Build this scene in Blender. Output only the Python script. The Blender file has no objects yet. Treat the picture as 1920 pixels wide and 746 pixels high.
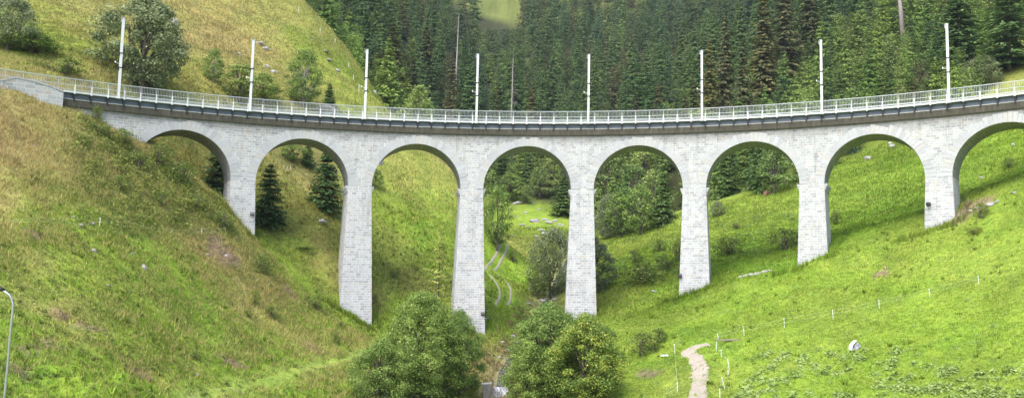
import bpy, math, random
import numpy as np
from mathutils import Matrix, Vector

random.seed(7)
RNG = np.random.default_rng(11)
C = bpy.context.scene.collection
SC = bpy.context.scene
DATA = bpy.data

# ------------------------------------------------------------------ camera model (metres, camera at the origin)
F_PX, PITCH, ROLL = 1800.0, 0.1096, 0.0202
R, D0, XC, H, G = 72.42, 29.71, 2.904, 19.66, 0.2057 / 12      # curve radius, centre, deck height, gradient

def proj(X, Y, Z):
    c, s = math.cos(PITCH), math.sin(PITCH)
    d = c * Y + s * Z
    u = -s * Y + c * Z
    x = F_PX * X / d
    y = -F_PX * u / d
    c, s = math.cos(ROLL), math.sin(ROLL)
    return 960 + c * x - s * y, 373 + s * x + c * y, d

def ray(px, py):
    x, y = px - 960, py - 373
    c, s = math.cos(ROLL), math.sin(ROLL)
    xr = c * x + s * y
    up = -(-s * x + c * y)
    cp, sp = math.cos(PITCH), math.sin(PITCH)
    return np.array([xr, F_PX * cp - up * sp, F_PX * sp + up * cp])

def atY(px, py, Y):
    v = ray(px, py)
    return v * Y / v[1]

def atR(px, py, r=72.7):
    v = ray(px, py)
    a = v[0]**2 + v[1]**2
    b = -2 * (v[0] * XC + v[1] * D0)
    c = XC * XC + D0 * D0 - r * r
    return v * (-b + math.sqrt(b * b - 4 * a * c)) / 2 / a

def bp(s, r, z):
    """bridge coordinates: s along the track (at radius R), r radius, z above the deck edge"""
    th = s / R
    return (XC + r * math.sin(th), D0 + r * math.cos(th), H + G * s + z)

# ------------------------------------------------------------------ object helpers
def put(o, parent=None):
    C.objects.link(o)
    if parent is not None:
        o.parent = parent
    return o

def tag(o, label, cat, group=None, kind=None):
    o['label'] = label
    o['category'] = cat
    if group: o['group'] = group
    if kind: o['kind'] = kind
    return o

def empty(name, loc=(0, 0, 0), rz=0.0):
    o = DATA.objects.new(name, None)
    o.empty_display_size = 0.2
    o.location = loc
    o.rotation_euler = (0, 0, rz)
    return put(o)

def np_mesh(name, verts, faces, mat, smooth=False, attrs=None, uv=None):
    """verts Nx3, faces MxK (all the same K)"""
    verts = np.asarray(verts, dtype=np.float32)
    faces = np.asarray(faces, dtype=np.int32)
    me = DATA.meshes.new(name)
    k = faces.shape[1]
    me.vertices.add(len(verts))
    me.vertices.foreach_set('co', verts.ravel())
    me.loops.add(faces.size)
    me.loops.foreach_set('vertex_index', faces.ravel())
    me.polygons.add(len(faces))
    me.polygons.foreach_set('loop_start', np.arange(0, faces.size, k, dtype=np.int32))
    me.polygons.foreach_set('loop_total', np.full(len(faces), k, dtype=np.int32))
    if smooth:
        me.polygons.foreach_set('use_smooth', np.ones(len(faces), dtype=bool))
    me.update(calc_edges=True)
    if attrs:
        for an, (dom, arr) in attrs.items():
            arr = np.asarray(arr, dtype=np.float32)
            if arr.ndim == 1:
                a = me.attributes.new(an, 'FLOAT', dom)
                a.data.foreach_set('value', arr)
            else:
                a = me.attributes.new(an, 'FLOAT_COLOR', dom)
                a.data.foreach_set('color', arr.ravel())
    if uv is not None:
        l = me.uv_layers.new(name='UVMap')
        l.data.foreach_set('uv', np.asarray(uv, dtype=np.float32)[faces.ravel()].ravel())
    if mat: me.materials.append(mat)
    return me

class MB:
    """small mesh collector: quads / n-gons with optional uv per vertex"""
    def __init__(self):
        self.v = []; self.f = []; self.uv = []
    def add(self, pts, faces, uv=None):
        n = len(self.v)
        self.v += [tuple(p) for p in pts]
        self.uv += (uv if uv else [(0, 0)] * len(pts))
        self.f += [tuple(i + n for i in q) for q in faces]
    def box(self, a, b, fn=None):
        (x0, y0, z0), (x1, y1, z1) = a, b
        pts = [(x0,y0,z0),(x1,y0,z0),(x1,y1,z0),(x0,y1,z0),(x0,y0,z1),(x1,y0,z1),(x1,y1,z1),(x0,y1,z1)]
        if fn: pts = [fn(*p) for p in pts]
        self.add(pts, [(0,3,2,1),(4,5,6,7),(0,1,5,4),(1,2,6,5),(2,3,7,6),(3,0,4,7)])
    def bar(self, p, q, w, h=None):
        """a square bar between two points"""
        p = Vector(p); q = Vector(q); h = h or w
        d = (q - p).normalized()
        up = Vector((0, 0, 1)) if abs(d.z) < .9 else Vector((0, 1, 0))
        a = d.cross(up).normalized() * w / 2
        b = a.cross(d).normalized() * h / 2
        pts = [p - a - b, p + a - b, p + a + b, p - a + b, q - a - b, q + a - b, q + a + b, q - a + b]
        self.add(pts, [(0,3,2,1),(4,5,6,7),(0,1,5,4),(1,2,6,5),(2,3,7,6),(3,0,4,7)])
    def tube(self, path, radii, n=8, cap=True):
        path = [Vector(p) for p in path]
        if not hasattr(radii, '__len__'): radii = [radii] * len(path)
        base = len(self.v)
        pts = []
        for i, p in enumerate(path):
            d = (path[min(i + 1, len(path) - 1)] - path[max(i - 1, 0)]).normalized()
            a = d.cross(Vector((0.13, 1, 0.07))).normalized()
            b = d.cross(a)
            for k in range(n):
                t = 2 * math.pi * k / n
                pts.append(p + (a * math.cos(t) + b * math.sin(t)) * radii[i])
        fs = []
        for i in range(len(path) - 1):
            for k in range(n):
                fs.append((i*n + k, i*n + (k+1) % n, (i+1)*n + (k+1) % n, (i+1)*n + k))
        if cap:
            fs.append(tuple(range(n - 1, -1, -1)))
            fs.append(tuple(range((len(path)-1)*n, len(path)*n)))
        self.add(pts, fs)
    def mesh(self, name, mat, smooth=False):
        me = DATA.meshes.new(name)
        me.from_pydata(self.v, [], self.f)
        l = me.uv_layers.new(name='UVMap')
        idx = np.empty(len(me.loops), dtype=np.int32)
        me.loops.foreach_get('vertex_index', idx)
        l.data.foreach_set('uv', np.asarray(self.uv, dtype=np.float32)[idx].ravel())
        if smooth:
            me.polygons.foreach_set('use_smooth', np.ones(len(me.polygons), dtype=bool))
        me.materials.append(mat)
        return me
    def build(self, name, mat, parent=None, smooth=False):
        return put(DATA.objects.new(name, self.mesh(name, mat, smooth)), parent)

def copy_tree(o, parent=None):
    c = o.copy()
    C.objects.link(c)
    if parent is not None: c.parent = parent
    for ch in list(o.children):
        copy_tree(ch, c)
    return c

# ------------------------------------------------------------------ materials
class NT:
    def __init__(self, name):
        self.m = DATA.materials.new(name)
        self.m.use_nodes = True
        self.t = self.m.node_tree
        self.t.nodes.clear()
    def n(self, typ, **kw):
        nd = self.t.nodes.new('ShaderNode' + typ)
        for k, v in kw.items():
            if k.startswith('_'):
                setattr(nd, k[1:], v)
            else:
                key = k.replace('__', ' ')
                if key.isdigit(): key = int(key)
                s = nd.inputs[key]
                if isinstance(v, bpy.types.NodeSocket): self.t.links.new(v, s)
                else: s.default_value = v
        return nd
    def link(self, a, b): self.t.links.new(a, b)
    def out(self, sh):
        o = self.n('OutputMaterial')
        self.link(sh, o.inputs['Surface'])
        return self.m
    def noise(self, vec, scale, detail=4, rough=.6):
        return self.n('TexNoise', Vector=vec, Scale=scale, Detail=detail, Roughness=rough)
    def ramp(self, fac, stops):
        r = self.n('ValToRGB', Fac=fac)
        e = r.color_ramp.elements
        e[0].position, e[0].color = stops[0][0], (*stops[0][1], 1)
        e[1].position, e[1].color = stops[-1][0], (*stops[-1][1], 1)
        for p, c in stops[1:-1]:
            x = e.new(p); x.color = (*c, 1)
        return r.outputs[0]
    def mix(self, fac, a, b, mode='MIX'):
        m = self.n('Mix', _data_type='RGBA', _blend_type=mode)
        for sock, v in ((m.inputs[0], fac), (m.inputs[6], a), (m.inputs[7], b)):
            if isinstance(v, bpy.types.NodeSocket): self.link(v, sock)
            else: sock.default_value = (*v, 1) if isinstance(v, tuple) and len(v) == 3 else v
        return m.outputs[2]

def simple(name, col, rough=.6, metal=0, var=.15, scale=3.0, bump=0.0):
    t = NT(name)
    co = t.n('TexCoord').outputs['Object']
    nz = t.noise(co, scale)
    c0 = tuple(max(0, c * (1 - var)) for c in col); c1 = tuple(min(1, c * (1 + var)) for c in col)
    cc = t.ramp(nz.outputs[0], [(.3, c0), (.7, c1)])
    b = t.n('BsdfPrincipled', Base__Color=cc, Roughness=rough, Metallic=metal)
    if bump:
        bm = t.n('Bump', Height=nz.outputs[0], Strength=bump)
        t.link(bm.outputs[0], b.inputs['Normal'])
    return t.out(b.outputs[0])

def masonry(name, bw=.50, bh=.255, uvmap=True, tone=1.0, dark_top=False, objco=False):
    t = NT(name)
    tc = t.n('TexCoord')
    uv = tc.outputs['Object'] if objco else tc.outputs['UV']
    wob = t.noise(uv, 1.3, 3)
    add = t.n('VectorMath', _operation='MULTIPLY_ADD')
    t.link(wob.outputs[1], add.inputs[0]); add.inputs[1].default_value = (.22, .13, 0); t.link(uv, add.inputs[2])
    v = add.outputs[0]
    def brick(sc, off, bw_, bh_):
        b = t.n('TexBrick', Vector=v, Scale=1.0, Color1=(0, 0, 0, 1), Color2=(1, 1, 1, 1), Mortar=(.5, .5, .5, 1))
        b.inputs['Mortar Size'].default_value = .022
        b.inputs['Mortar Smooth'].default_value = .5
        b.inputs['Bias'].default_value = 0
        b.inputs['Brick Width'].default_value = bw_
        b.inputs['Row Height'].default_value = bh_
        b.offset = off; b.squash = 1.25; b.squash_frequency = 3
        return b
    b = brick(1, .45, bw, bh)
    k = tone
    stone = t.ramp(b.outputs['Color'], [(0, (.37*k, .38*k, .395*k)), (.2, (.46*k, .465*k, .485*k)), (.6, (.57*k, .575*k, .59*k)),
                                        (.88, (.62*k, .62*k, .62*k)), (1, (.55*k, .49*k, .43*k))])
    n2 = t.noise(uv, 9, 5, .7)
    stone = t.mix(.55, stone, t.ramp(n2.outputs[0], [(.25, (.42, .42, .43)), (.75, (1, 1, 1))]), 'MULTIPLY')
    stone = t.mix(.10, stone, (.74*k, .74*k, .74*k))
    col = t.mix(b.outputs['Fac'], stone, (.74*k, .74*k, .75*k))
    n3 = t.noise(uv, .35, 4)
    col = t.mix(.5, col, t.ramp(n3.outputs[0], [(.3, (.82, .82, .83)), (.65, (1, 1, 1))]), 'MULTIPLY')
    mps = t.n('Mapping', Vector=uv); mps.inputs['Scale'].default_value = (1.1, .09, 1)
    stk = t.noise(mps.outputs[0], 1.6, 5, .65)
    col = t.mix(.55, col, t.ramp(stk.outputs[0], [(.30, (.60, .59, .57)), (.46, (1, 1, 1)), (.70, (1.08, 1.08, 1.09))]), 'MULTIPLY')
    n5 = t.noise(uv, 1.1, 3)
    col = t.mix(t.ramp(n5.outputs[0], [(.66, (0, 0, 0)), (.74, (.35, .35, .35))]), col, (.46*k, .40*k, .33*k))
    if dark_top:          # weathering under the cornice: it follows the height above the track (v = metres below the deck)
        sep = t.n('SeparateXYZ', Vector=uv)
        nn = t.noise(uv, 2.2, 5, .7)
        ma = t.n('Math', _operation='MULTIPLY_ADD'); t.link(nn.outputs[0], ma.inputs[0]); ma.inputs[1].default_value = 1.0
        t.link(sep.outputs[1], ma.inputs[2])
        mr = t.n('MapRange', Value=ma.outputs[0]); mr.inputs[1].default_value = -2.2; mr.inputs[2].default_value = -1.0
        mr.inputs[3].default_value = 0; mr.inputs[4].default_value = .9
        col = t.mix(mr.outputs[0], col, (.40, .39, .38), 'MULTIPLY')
    bs = t.n('BsdfPrincipled', Base__Color=col, Roughness=.9)
    hh = t.n('Math', _operation='SUBTRACT'); t.link(n2.outputs[0], hh.inputs[0]); t.link(b.outputs['Fac'], hh.inputs[1])
    bm = t.n('Bump', Height=hh.outputs[0], Strength=.6, Distance=.06)
    t.link(bm.outputs[0], bs.inputs['Normal'])
    return t.out(bs.outputs[0])

def foliage(name, dark, mid, light, trans=.25, rand=.35):
    """leaf colour runs dark-mid-light by a per-face 'tint' attribute, plus a per-tree variation"""
    t = NT(name)
    at = t.n('Attribute', _attribute_name='tint')
    col = t.ramp(at.outputs['Fac'], [(0, dark), (.5, mid), (1, light)])
    oi = t.n('ObjectInfo')
    if rand:
        r2 = t.ramp(oi.outputs['Random'], [(0, (1 - rand, 1 - rand * .7, 1 - rand)), (.5, (1, 1, 1)), (1, (1 + rand * .4, 1 + rand * .2, 1 - rand * .4))])
        col = t.mix(1.0, col, r2, 'MULTIPLY')
    d = t.n('BsdfPrincipled', Base__Color=col, Roughness=.6)
    d.inputs['Specular IOR Level'].default_value = .25
    tr = t.n('BsdfTranslucent', Color=col)
    mx = t.n('MixShader', Fac=trans)
    t.link(d.outputs[0], mx.inputs[1]); t.link(tr.outputs[0], mx.inputs[2])
    return t.out(mx.outputs[0])

M = {}
M['stone'] = masonry('pale_granite_masonry', tone=.97)
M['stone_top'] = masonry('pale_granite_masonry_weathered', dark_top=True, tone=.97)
M['soffit'] = masonry('arch_underside_shaded_stone', tone=.62)  # darker copy of the face stone: shade under the arches put into its tone
def block_mat():
    t = NT('voussoir_granite'); g = t.n('NewGeometry'); co = t.n('TexCoord').outputs['Object']
    c = t.ramp(g.outputs['Random Per Island'], [(0, (.45, .455, .475)), (.35, (.51, .515, .535)), (.8, (.55, .555, .575)), (1, (.52, .50, .475))])
    nz = t.noise(co, 7, 5, .7)
    c = t.mix(.6, c, t.ramp(nz.outputs[0], [(.25, (.55, .55, .56)), (.7, (1.05, 1.05, 1.05))]), 'MULTIPLY')
    bs = t.n('BsdfPrincipled', Base__Color=c, Roughness=.9)
    bm = t.n('Bump', Height=nz.outputs[0], Strength=.5, Distance=.05); t.link(bm.outputs[0], bs.inputs['Normal'])
    return t.out(bs.outputs[0])
M['block'] = block_mat()
M['wall'] = masonry('white_retaining_stone', bw=.75, bh=.36, tone=.98)
def coping():
    t = NT('stained_concrete'); uv = t.n('TexCoord').outputs['UV']
    mp = t.n('Mapping', Vector=uv); mp.inputs['Scale'].default_value = (1, .18, 1)
    a = t.noise(mp.outputs[0], 3.5, 6, .7); b = t.noise(uv, .25, 4)
    c = t.ramp(a.outputs[0], [(.25, (.040, .037, .028)), (.55, (.080, .074, .056)), (.8, (.17, .16, .13))])
    c = t.mix(.6, c, t.ramp(b.outputs[0], [(.3, (.6, .62, .55)), (.7, (1.1, 1.05, 1))]), 'MULTIPLY')
    return t.out(t.n('BsdfPrincipled', Base__Color=c, Roughness=.9).outputs[0])
M['coping'] = coping()
M['concrete'] = simple('pale_concrete', (.42, .41, .39), .85, var=.2, scale=5)
M['white'] = simple('white_painted_steel', (.70, .71, .73), .45, var=.05, scale=2)
M['galv'] = simple('galvanised_steel', (.52, .55, .56), .45, .3, var=.08, scale=4)
M['fascia'] = simple('dark_blue_grey_steel', (.085, .11, .15), .5, var=.2, scale=1.2)
M['black'] = simple('black_steel', (.018, .018, .02), .5, var=.2)
M['ballast'] = simple('track_ballast', (.22, .20, .18), .95, var=.6, scale=14, bump=.6)
M['rail'] = simple('rusty_rail_steel', (.20, .13, .09), .45, .6, var=.2)
M['bark'] = simple('grey_brown_bark', (.13, .105, .085), .9, var=.4, scale=6, bump=.4)
M['palebark'] = simple('pale_grey_bark', (.34, .31, .28), .9, var=.35, scale=6, bump=.3)
M['deadwood'] = simple('bleached_dead_wood', (.33, .28, .27), .9, var=.3, scale=5, bump=.3)
M['rock'] = simple('pale_lichen_rock', (.34, .33, .31), .9, var=.35, scale=2.2, bump=.6)
M['greyrock'] = simple('grey_rock', (.36, .35, .325), .9, var=.35, scale=2.2, bump=.6)
M['redrock'] = simple('reddish_earth_rock', (.36, .20, .13), .9, var=.3, scale=2.2, bump=.6)
M['plastic'] = simple('white_plastic', (.82, .83, .80), .5, var=.04)
M['wire'] = simple('pale_fence_tape', (.62, .68, .55), .6, var=.05)
M['wood'] = simple('weathered_wood', (.27, .22, .17), .85, var=.3, scale=8, bump=.3)
M['straw'] = simple('yellow_green_stake', (.45, .44, .16), .7, var=.2)
M['lamp'] = simple('brushed_lamp_steel', (.42, .44, .47), .35, .7, var=.06)

def gravel():
    t = NT('pale_gravel'); co = t.n('TexCoord').outputs['Object']
    a = t.noise(co, 9, 6, .75); b = t.noise(co, .8, 4)
    c = t.ramp(a.outputs[0], [(.25, (.17, .14, .105)), (.5, (.37, .32, .255)), (.75, (.56, .50, .42))])
    c = t.mix(t.ramp(b.outputs[0], [(.5, (0, 0, 0)), (.72, (.6, .6, .6))]), c, (.17, .20, .05))
    bs = t.n('BsdfPrincipled', Base__Color=c, Roughness=.95)
    bm = t.n('Bump', Height=a.outputs[0], Strength=.6, Distance=.05); t.link(bm.outputs[0], bs.inputs['Normal'])
    return t.out(bs.outputs[0])
M['gravel'] = gravel()

def ground_mat():
    t = NT('alpine_pasture')
    at = t.n('Attribute', _attribute_name='Col')
    co = t.n('TexCoord').outputs['Object']
    a = t.noise(co, 2.6, 8, .78); b = t.noise(co, .55, 5, .65); c = t.noise(co, .13, 4, .6)
    col = t.mix(.9, at.outputs['Color'], t.ramp(a.outputs[0], [(.28, (.30, .29, .30)), (.5, (1, 1, 1)), (.74, (1.6, 1.5, 1.35))]), 'MULTIPLY')
    col = t.mix(.7, col, t.ramp(b.outputs[0], [(.3, (.66, .78, .62)), (.5, (1, 1, 1)), (.72, (1.35, 1.16, 1.1))]), 'MULTIPLY')
    bs = t.n('BsdfPrincipled', Base__Color=col, Roughness=.95)
    bs.inputs['Specular IOR Level'].default_value = .1
    bm = t.n('Bump', Height=a.outputs[0], Strength=.9, Distance=.25); t.link(bm.outputs[0], bs.inputs['Normal'])
    return t.out(bs.outputs[0])
M['ground'] = ground_mat()

def grass_mat():
    t = NT('grass_blades')
    at = t.n('Attribute', _attribute_name='Col')
    d = t.n('BsdfDiffuse', Color=at.outputs['Color'])
    tr = t.n('BsdfTranslucent', Color=at.outputs['Color'])
    mx = t.n('MixShader', Fac=.25); t.link(d.outputs[0], mx.inputs[1]); t.link(tr.outputs[0], mx.inputs[2])
    return t.out(mx.outputs[0])
M['grass'] = grass_mat()

def water_mat(nm, stops, sc):
    t = NT(nm); co = t.n('TexCoord').outputs['Object']
    mp = t.n('Mapping', Vector=co); mp.inputs['Scale'].default_value = sc
    a = t.noise(mp.outputs[0], 1.5, 6, .7)
    c = t.ramp(a.outputs[0], stops)
    bs = t.n('BsdfPrincipled', Base__Color=c, Roughness=.25)
    bm = t.n('Bump', Height=a.outputs[0], Strength=.8, Distance=.1); t.link(bm.outputs[0], bs.inputs['Normal'])
    return t.out(bs.outputs[0])
M['water'] = water_mat('stream_water', [(.42, (.03, .035, .035)), (.6, (.10, .11, .11)), (.70, (.7, .7, .7))], (3, 3, 3))
M['falls'] = water_mat('falling_water', [(.36, (.10, .10, .12)), (.5, (.42, .43, .46)), (.58, (.9, .9, .92))], (9, 9, .9))

M['spruce'] = foliage('spruce_needles', (0.054, 0.105, 0.035), (0.111, 0.196, 0.057), (0.216, 0.304, 0.095))
M['spruce_brown'] = foliage('spruce_needles_with_cones', (0.065, 0.088, 0.036), (0.143, 0.161, 0.060), (0.325, 0.240, 0.104))
M['young'] = foliage('young_spruce_needles', (0.119, 0.188, 0.045), (0.231, 0.344, 0.077), (0.400, 0.537, 0.144))
M['leaf'] = foliage('green_leaves', (0.088, 0.144, 0.033), (0.194, 0.294, 0.060), (0.425, 0.525, 0.138), .22, .2)
M['leafgrey'] = foliage('silvery_willow_leaves', (.095, .13, .055), (.185, .235, .10), (.40, .44, .24), .22, rand=.1)
M['leafyellow'] = foliage('yellowing_maple_leaves', (0.084, 0.144, 0.029), (0.186, 0.282, 0.053), (0.552, 0.552, 0.090), .22, .05)
M['leaflight'] = foliage('light_green_leaves', (0.138, 0.207, 0.060), (0.253, 0.345, 0.098), (0.437, 0.517, 0.196), .25)
M['larch'] = foliage('pale_larch_needles', (0.286, 0.312, 0.065), (0.442, 0.468, 0.117), (0.598, 0.572, 0.182), .4, .05)
M['shrub'] = foliage('shrub_leaves', (.085, .13, .024), (.18, .245, .045), (.36, .40, .10), .3)
M['bramble'] = foliage('bramble_leaves', (.10, .15, .03), (.22, .29, .06), (.42, .42, .13), .3)
M['dock'] = foliage('broad_dock_leaves', (.17, .25, .06), (.32, .44, .12), (.48, .56, .24), .3, .1)

# ------------------------------------------------------------------ terrain
def hash2(ix, iy, seed):
    h = (ix.astype(np.int64) * 374761393 + iy.astype(np.int64) * 668265263 + seed * 1442695041) & 0xffffffff
    h = ((h ^ (h >> 13)) * 1274126177) & 0xffffffff
    return ((h ^ (h >> 16)) & 0xffff) / 65535.0

def vnoise(x, y, seed=0):
    x = np.asarray(x, float); y = np.asarray(y, float)
    ix, iy = np.floor(x), np.floor(y)
    fx, fy = x - ix, y - iy
    fx = fx * fx * (3 - 2 * fx); fy = fy * fy * (3 - 2 * fy)
    a = hash2(ix, iy, seed); b = hash2(ix + 1, iy, seed); c = hash2(ix, iy + 1, seed); d = hash2(ix + 1, iy + 1, seed)
    return (a * (1 - fx) + b * fx) * (1 - fy) + (c * (1 - fx) + d * fx) * fy * 1.0

def fbm(x, y, scale, octs=4, seed=0):
    v = 0; amp = .5; tot = 0
    for k in range(octs):
        v = v + amp * vnoise(x / scale * 2**k + 17.3 * k, y / scale * 2**k - 9.1 * k, seed + k)
        tot += amp; amp *= .55
    return v / tot

AN = []
def A(px, py, Y): AN.append(tuple(atY(px, py, Y)))
def B(px, py, r=72.3): AN.append(tuple(atR(px, py, r)))
# ground along the foot of the viaduct
for p in [(0,165),(60,176),(116,204),(160,222),(200,240),(275,274),(345,318),(400,362),(435,402),(478,449),(560,520),(635,575),(692,605),
          (770,622),(849,622),(905,618),(960,634),(990,650),(1030,636),(1062,604),(1122,588),(1200,578),(1274,560),(1335,531),(1420,518),(1503,497),(1560,470),
          (1650,452),(1739,428),(1791,405),(1850,385),(1915,362)]:
    B(*p)
# left bank in front
for p in [(0,746,50),(200,746,54),(340,746,60),(500,746,69),(640,746,74),(0,600,56.5),(200,600,63),(400,640,74),(600,650,88),(690,650,93),
          (0,480,63.5),(200,480,72),(350,500,81),(440,500,88.5),(0,300,73),(150,320,81),(300,400,86),(-300,600,48),(-300,300,62),(-300,100,72)]:
    A(*p)
# right meadow in front
for p in [(1180,746,76),(1300,746,71),(1500,746,68),(1700,746,65),(1900,746,62),(1200,660,87),(1350,640,84),(1500,600,84),(1700,560,82),(1900,500,79),
          (1600,660,76),(1850,620,71),(1900,420,84),(1650,500,90),(1300,590,93),(2200,700,56),(2200,420,68),(2200,250,80)]:
    A(*p)
# stream bed and valley bottom towards the camera
for p in [(900,746,84),(960,746,82),(938,702,85.9),(942,685,89),(960,660,96),(820,746,78),(1060,746,78)]:
    A(*p)
for p in [(-30,30,-7),(0,35,-8.5),(30,30,-7),(0,0,-9),(-18,38,-6.5),(-60,10,0),(60,10,0),(0,-100,-9),(-300,-100,40),(300,-100,40),(-20,55,-6.5),(15,60,-7.2),
          (-700,1200,420),(700,1200,420),(0,1400,440),(-700,0,220),(700,0,220),(-500,500,300),(600,500,330)]:
    AN.append(p)
# left hill behind
for p in [(-80,110,92),(0,105,93),(100,118,97),(240,150,101),(400,190,112),(560,210,126),(680,205,140),
          (0,0,114),(150,0,128),(400,0,150),(250,80,117),(500,0,160),(500,100,141),(600,100,151),(570,0,171),(640,80,166),(680,140,163),(705,190,159),
          (760,240,152),(835,292,147),(880,350,141),(900,410,134),
          (300,290,99),(360,310,102),(425,385,103.5),(500,445,103),(560,400,107),(560,300,120),(620,460,104),(640,560,101),(700,590,102.5),(720,500,111),(760,400,123),(800,340,134),(720,330,131),
          (780,560,106),(850,560,108),(850,450,123),(-200,-100,120),(0,-200,150),(300,-250,190)]:
    A(*p)
# far side of that ridge, hidden
for p in [(640,130,200),(720,240,196),(790,330,190),(860,380,182),(520,-20,215),(900,430,165)]:
    A(*p)
# valley floor beyond the viaduct
for p in [(940,570,112),(940,500,131),(950,455,150),(925,470,146),(1000,400,183),(990,380,197),(1060,395,196),(940,390,196),(1000,545,122),(1020,590,112),(1040,500,143),(1075,440,165),
          (960,620,106)]:
    A(*p)
# right spur
for p in [(1130,540,113),(1150,500,121),(1200,470,126),(1140,458,148),(1210,430,150),(1280,392,152),(1180,440,170),(1280,400,175),(1340,404,143),(1440,378,140),(1400,440,120),
          (1430,480,109),(1600,400,117),(1570,315,146),(1640,292,144),(1700,400,107),(1700,320,128),(1800,300,123),(1900,250,128),(1850,345,110),(1900,160,150),(2000,60,160),(2200,150,110)]:
    A(*p)
# forest slopes
for p in [(1600,190,180),(1700,80,205),(1850,60,185),(1750,-60,260),(1950,-80,230),(1450,300,190),(1350,300,185),(1380,180,250),(1250,330,185),(1150,330,210),(1000,300,240),
          (900,320,230),(1000,200,300),(1150,200,300),(850,200,275),(760,150,260),(700,80,270),(650,-20,300),(1000,80,400),(1150,80,400),(800,40,390),(930,20,480),
          (1250,40,420),(1400,30,400),(1550,-50,400),(950,-60,620),(1200,-80,600),(700,-120,450),(1450,-120,600)]:
    A(*p)

# close anchors would fight: the fit is smoothed duplicates make the fit unstable: thin them
AN = np.array(AN)
def mq(d): return np.sqrt(d * d + 16.0)
def fit_rbf(P, vals, lam):
    n = len(P)
    D = np.hypot(P[:, None, 0] - P[None, :, 0], P[:, None, 1] - P[None, :, 1])
    A_ = np.zeros((n + 3, n + 3)); A_[:n, :n] = -mq(D) - lam * np.eye(n)
    A_[:n, n] = 1; A_[:n, n+1:] = P[:, :2]; A_[n:, :n] = A_[:n, n:].T
    return np.linalg.solve(A_, np.concatenate([vals, np.zeros(3)]))
W = fit_rbf(AN, AN[:, 2], -0.6)
def eval_rbf(x, y):
    x = x.ravel(); y = y.ravel(); out = np.empty(len(x)); n = len(AN)
    for i in range(0, len(x), 20000):
        xs, ys = x[i:i+20000], y[i:i+20000]
        D = np.hypot(xs[:, None] - AN[None, :, 0], ys[:, None] - AN[None, :, 1])
        out[i:i+20000] = -mq(D) @ W[:n] + W[n] + xs * W[n+1] + ys * W[n+2]
    return out

def axis(lo, hi, step, a, b, grow=1.09):
    core = list(np.arange(lo, hi + 1e-6, step))
    s = step; x = core[-1]
    while x < b: s *= grow; x += s; core.append(x)
    s = step; x = core[0]
    while x > a: s *= grow; x -= s; core.insert(0, x)
    return np.array(core)
GX = axis(-58, 62, .5, -800, 800)
GY = axis(46, 152, .5, -120, 1400)
XX, YY = np.meshgrid(GX, GY)
ZZ = eval_rbf(XX, YY).reshape(XX.shape)
# small relief: hummocks, plus terracettes that follow the contour lines of the steep banks
core = np.clip(1 - np.maximum(np.maximum(-70 - XX, XX - 80), np.maximum(20 - YY, YY - 260)) / 60, 0, 1)
ZZ = ZZ + core * ((fbm(XX, YY, 7, 4, 3) - .5) * .9 + (fbm(XX, YY, 1.6, 3, 9) - .5) * np.where((XX < -8) & (YY > 60), .75, .45))
ter = ZZ / .62 + fbm(XX, YY, 6, 3, 21) * 3.2
steep = np.clip((XX < 8) * 1.0 + .35, 0, 1)
ZZ = ZZ + core * steep * .2 * np.sin(ter * 2 * math.pi) * np.clip(fbm(XX, YY, 9, 3, 33) * 2 - .45, 0, 1)
# relief on far slopes
ZZ = ZZ + (1 - core) * (fbm(XX, YY, 40, 4, 5) - .5) * 10 * np.clip((YY - 250) / 100, 0, 1)
# a gully for the stream
STREAM = [atY(937,702,85.9), atY(940,690,88.5), atY(955,655,98), atY(985,640,103), atY(1008,590,111), atY(1030,545,122), atY(1052,500,140), atY(1075,450,160)]
def seg_dist(px, py, pts):
    best = np.full(px.shape, 1e9)
    for a, b in zip(pts[:-1], pts[1:]):
        dx, dy = b[0] - a[0], b[1] - a[1]
        t = np.clip(((px - a[0]) * dx + (py - a[1]) * dy) / (dx * dx + dy * dy), 0, 1)
        best = np.minimum(best, np.hypot(px - a[0] - t * dx, py - a[1] - t * dy))
    return best
SD = seg_dist(XX, YY, STREAM)
ZZ = ZZ - 1.1 * np.exp(-(SD / 2.2)**2)

FALL = atY(937, 702, 85.7)
ZZ = ZZ - 1.9 * np.exp(-((XX - FALL[0]) / 1.7)**2) * np.clip((FALL[1] - YY) / .5, 0, 1) * np.clip((YY - (FALL[1] - 16)) / 9, 0, 1)

def hz(x, y):
    """height of the built terrain mesh (bilinear)"""
    x = np.atleast_1d(np.asarray(x, float)); y = np.atleast_1d(np.asarray(y, float))
    i = np.clip(np.searchsorted(GX, x) - 1, 0, len(GX) - 2); j = np.clip(np.searchsorted(GY, y) - 1, 0, len(GY) - 2)
    fx = (x - GX[i]) / (GX[i+1] - GX[i]); fy = (y - GY[j]) / (GY[j+1] - GY[j])
    return (ZZ[j, i] * (1 - fx) + ZZ[j, i+1] * fx) * (1 - fy) + (ZZ[j+1, i] * (1 - fx) + ZZ[j+1, i+1] * fx) * fy
def hz1(x, y): return float(hz(x, y)[0])

def ground_hit(px, py, near=46, far=900):
    """first point where the line of sight through a place in the photo meets the ground"""
    v = ray(px, py); v = v / v[1]
    t = near; step = .4
    while t < far:
        if hz1(v[0] * t, t) > v[2] * t:
            lo, hi = t - step, t
            for _ in range(12):
                m = (lo + hi) / 2
                if hz1(v[0] * m, m) > v[2] * m: hi = m
                else: lo = m
            return v * hi
        t += step; step = .4 if t < 200 else 2
    return v * far

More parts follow.
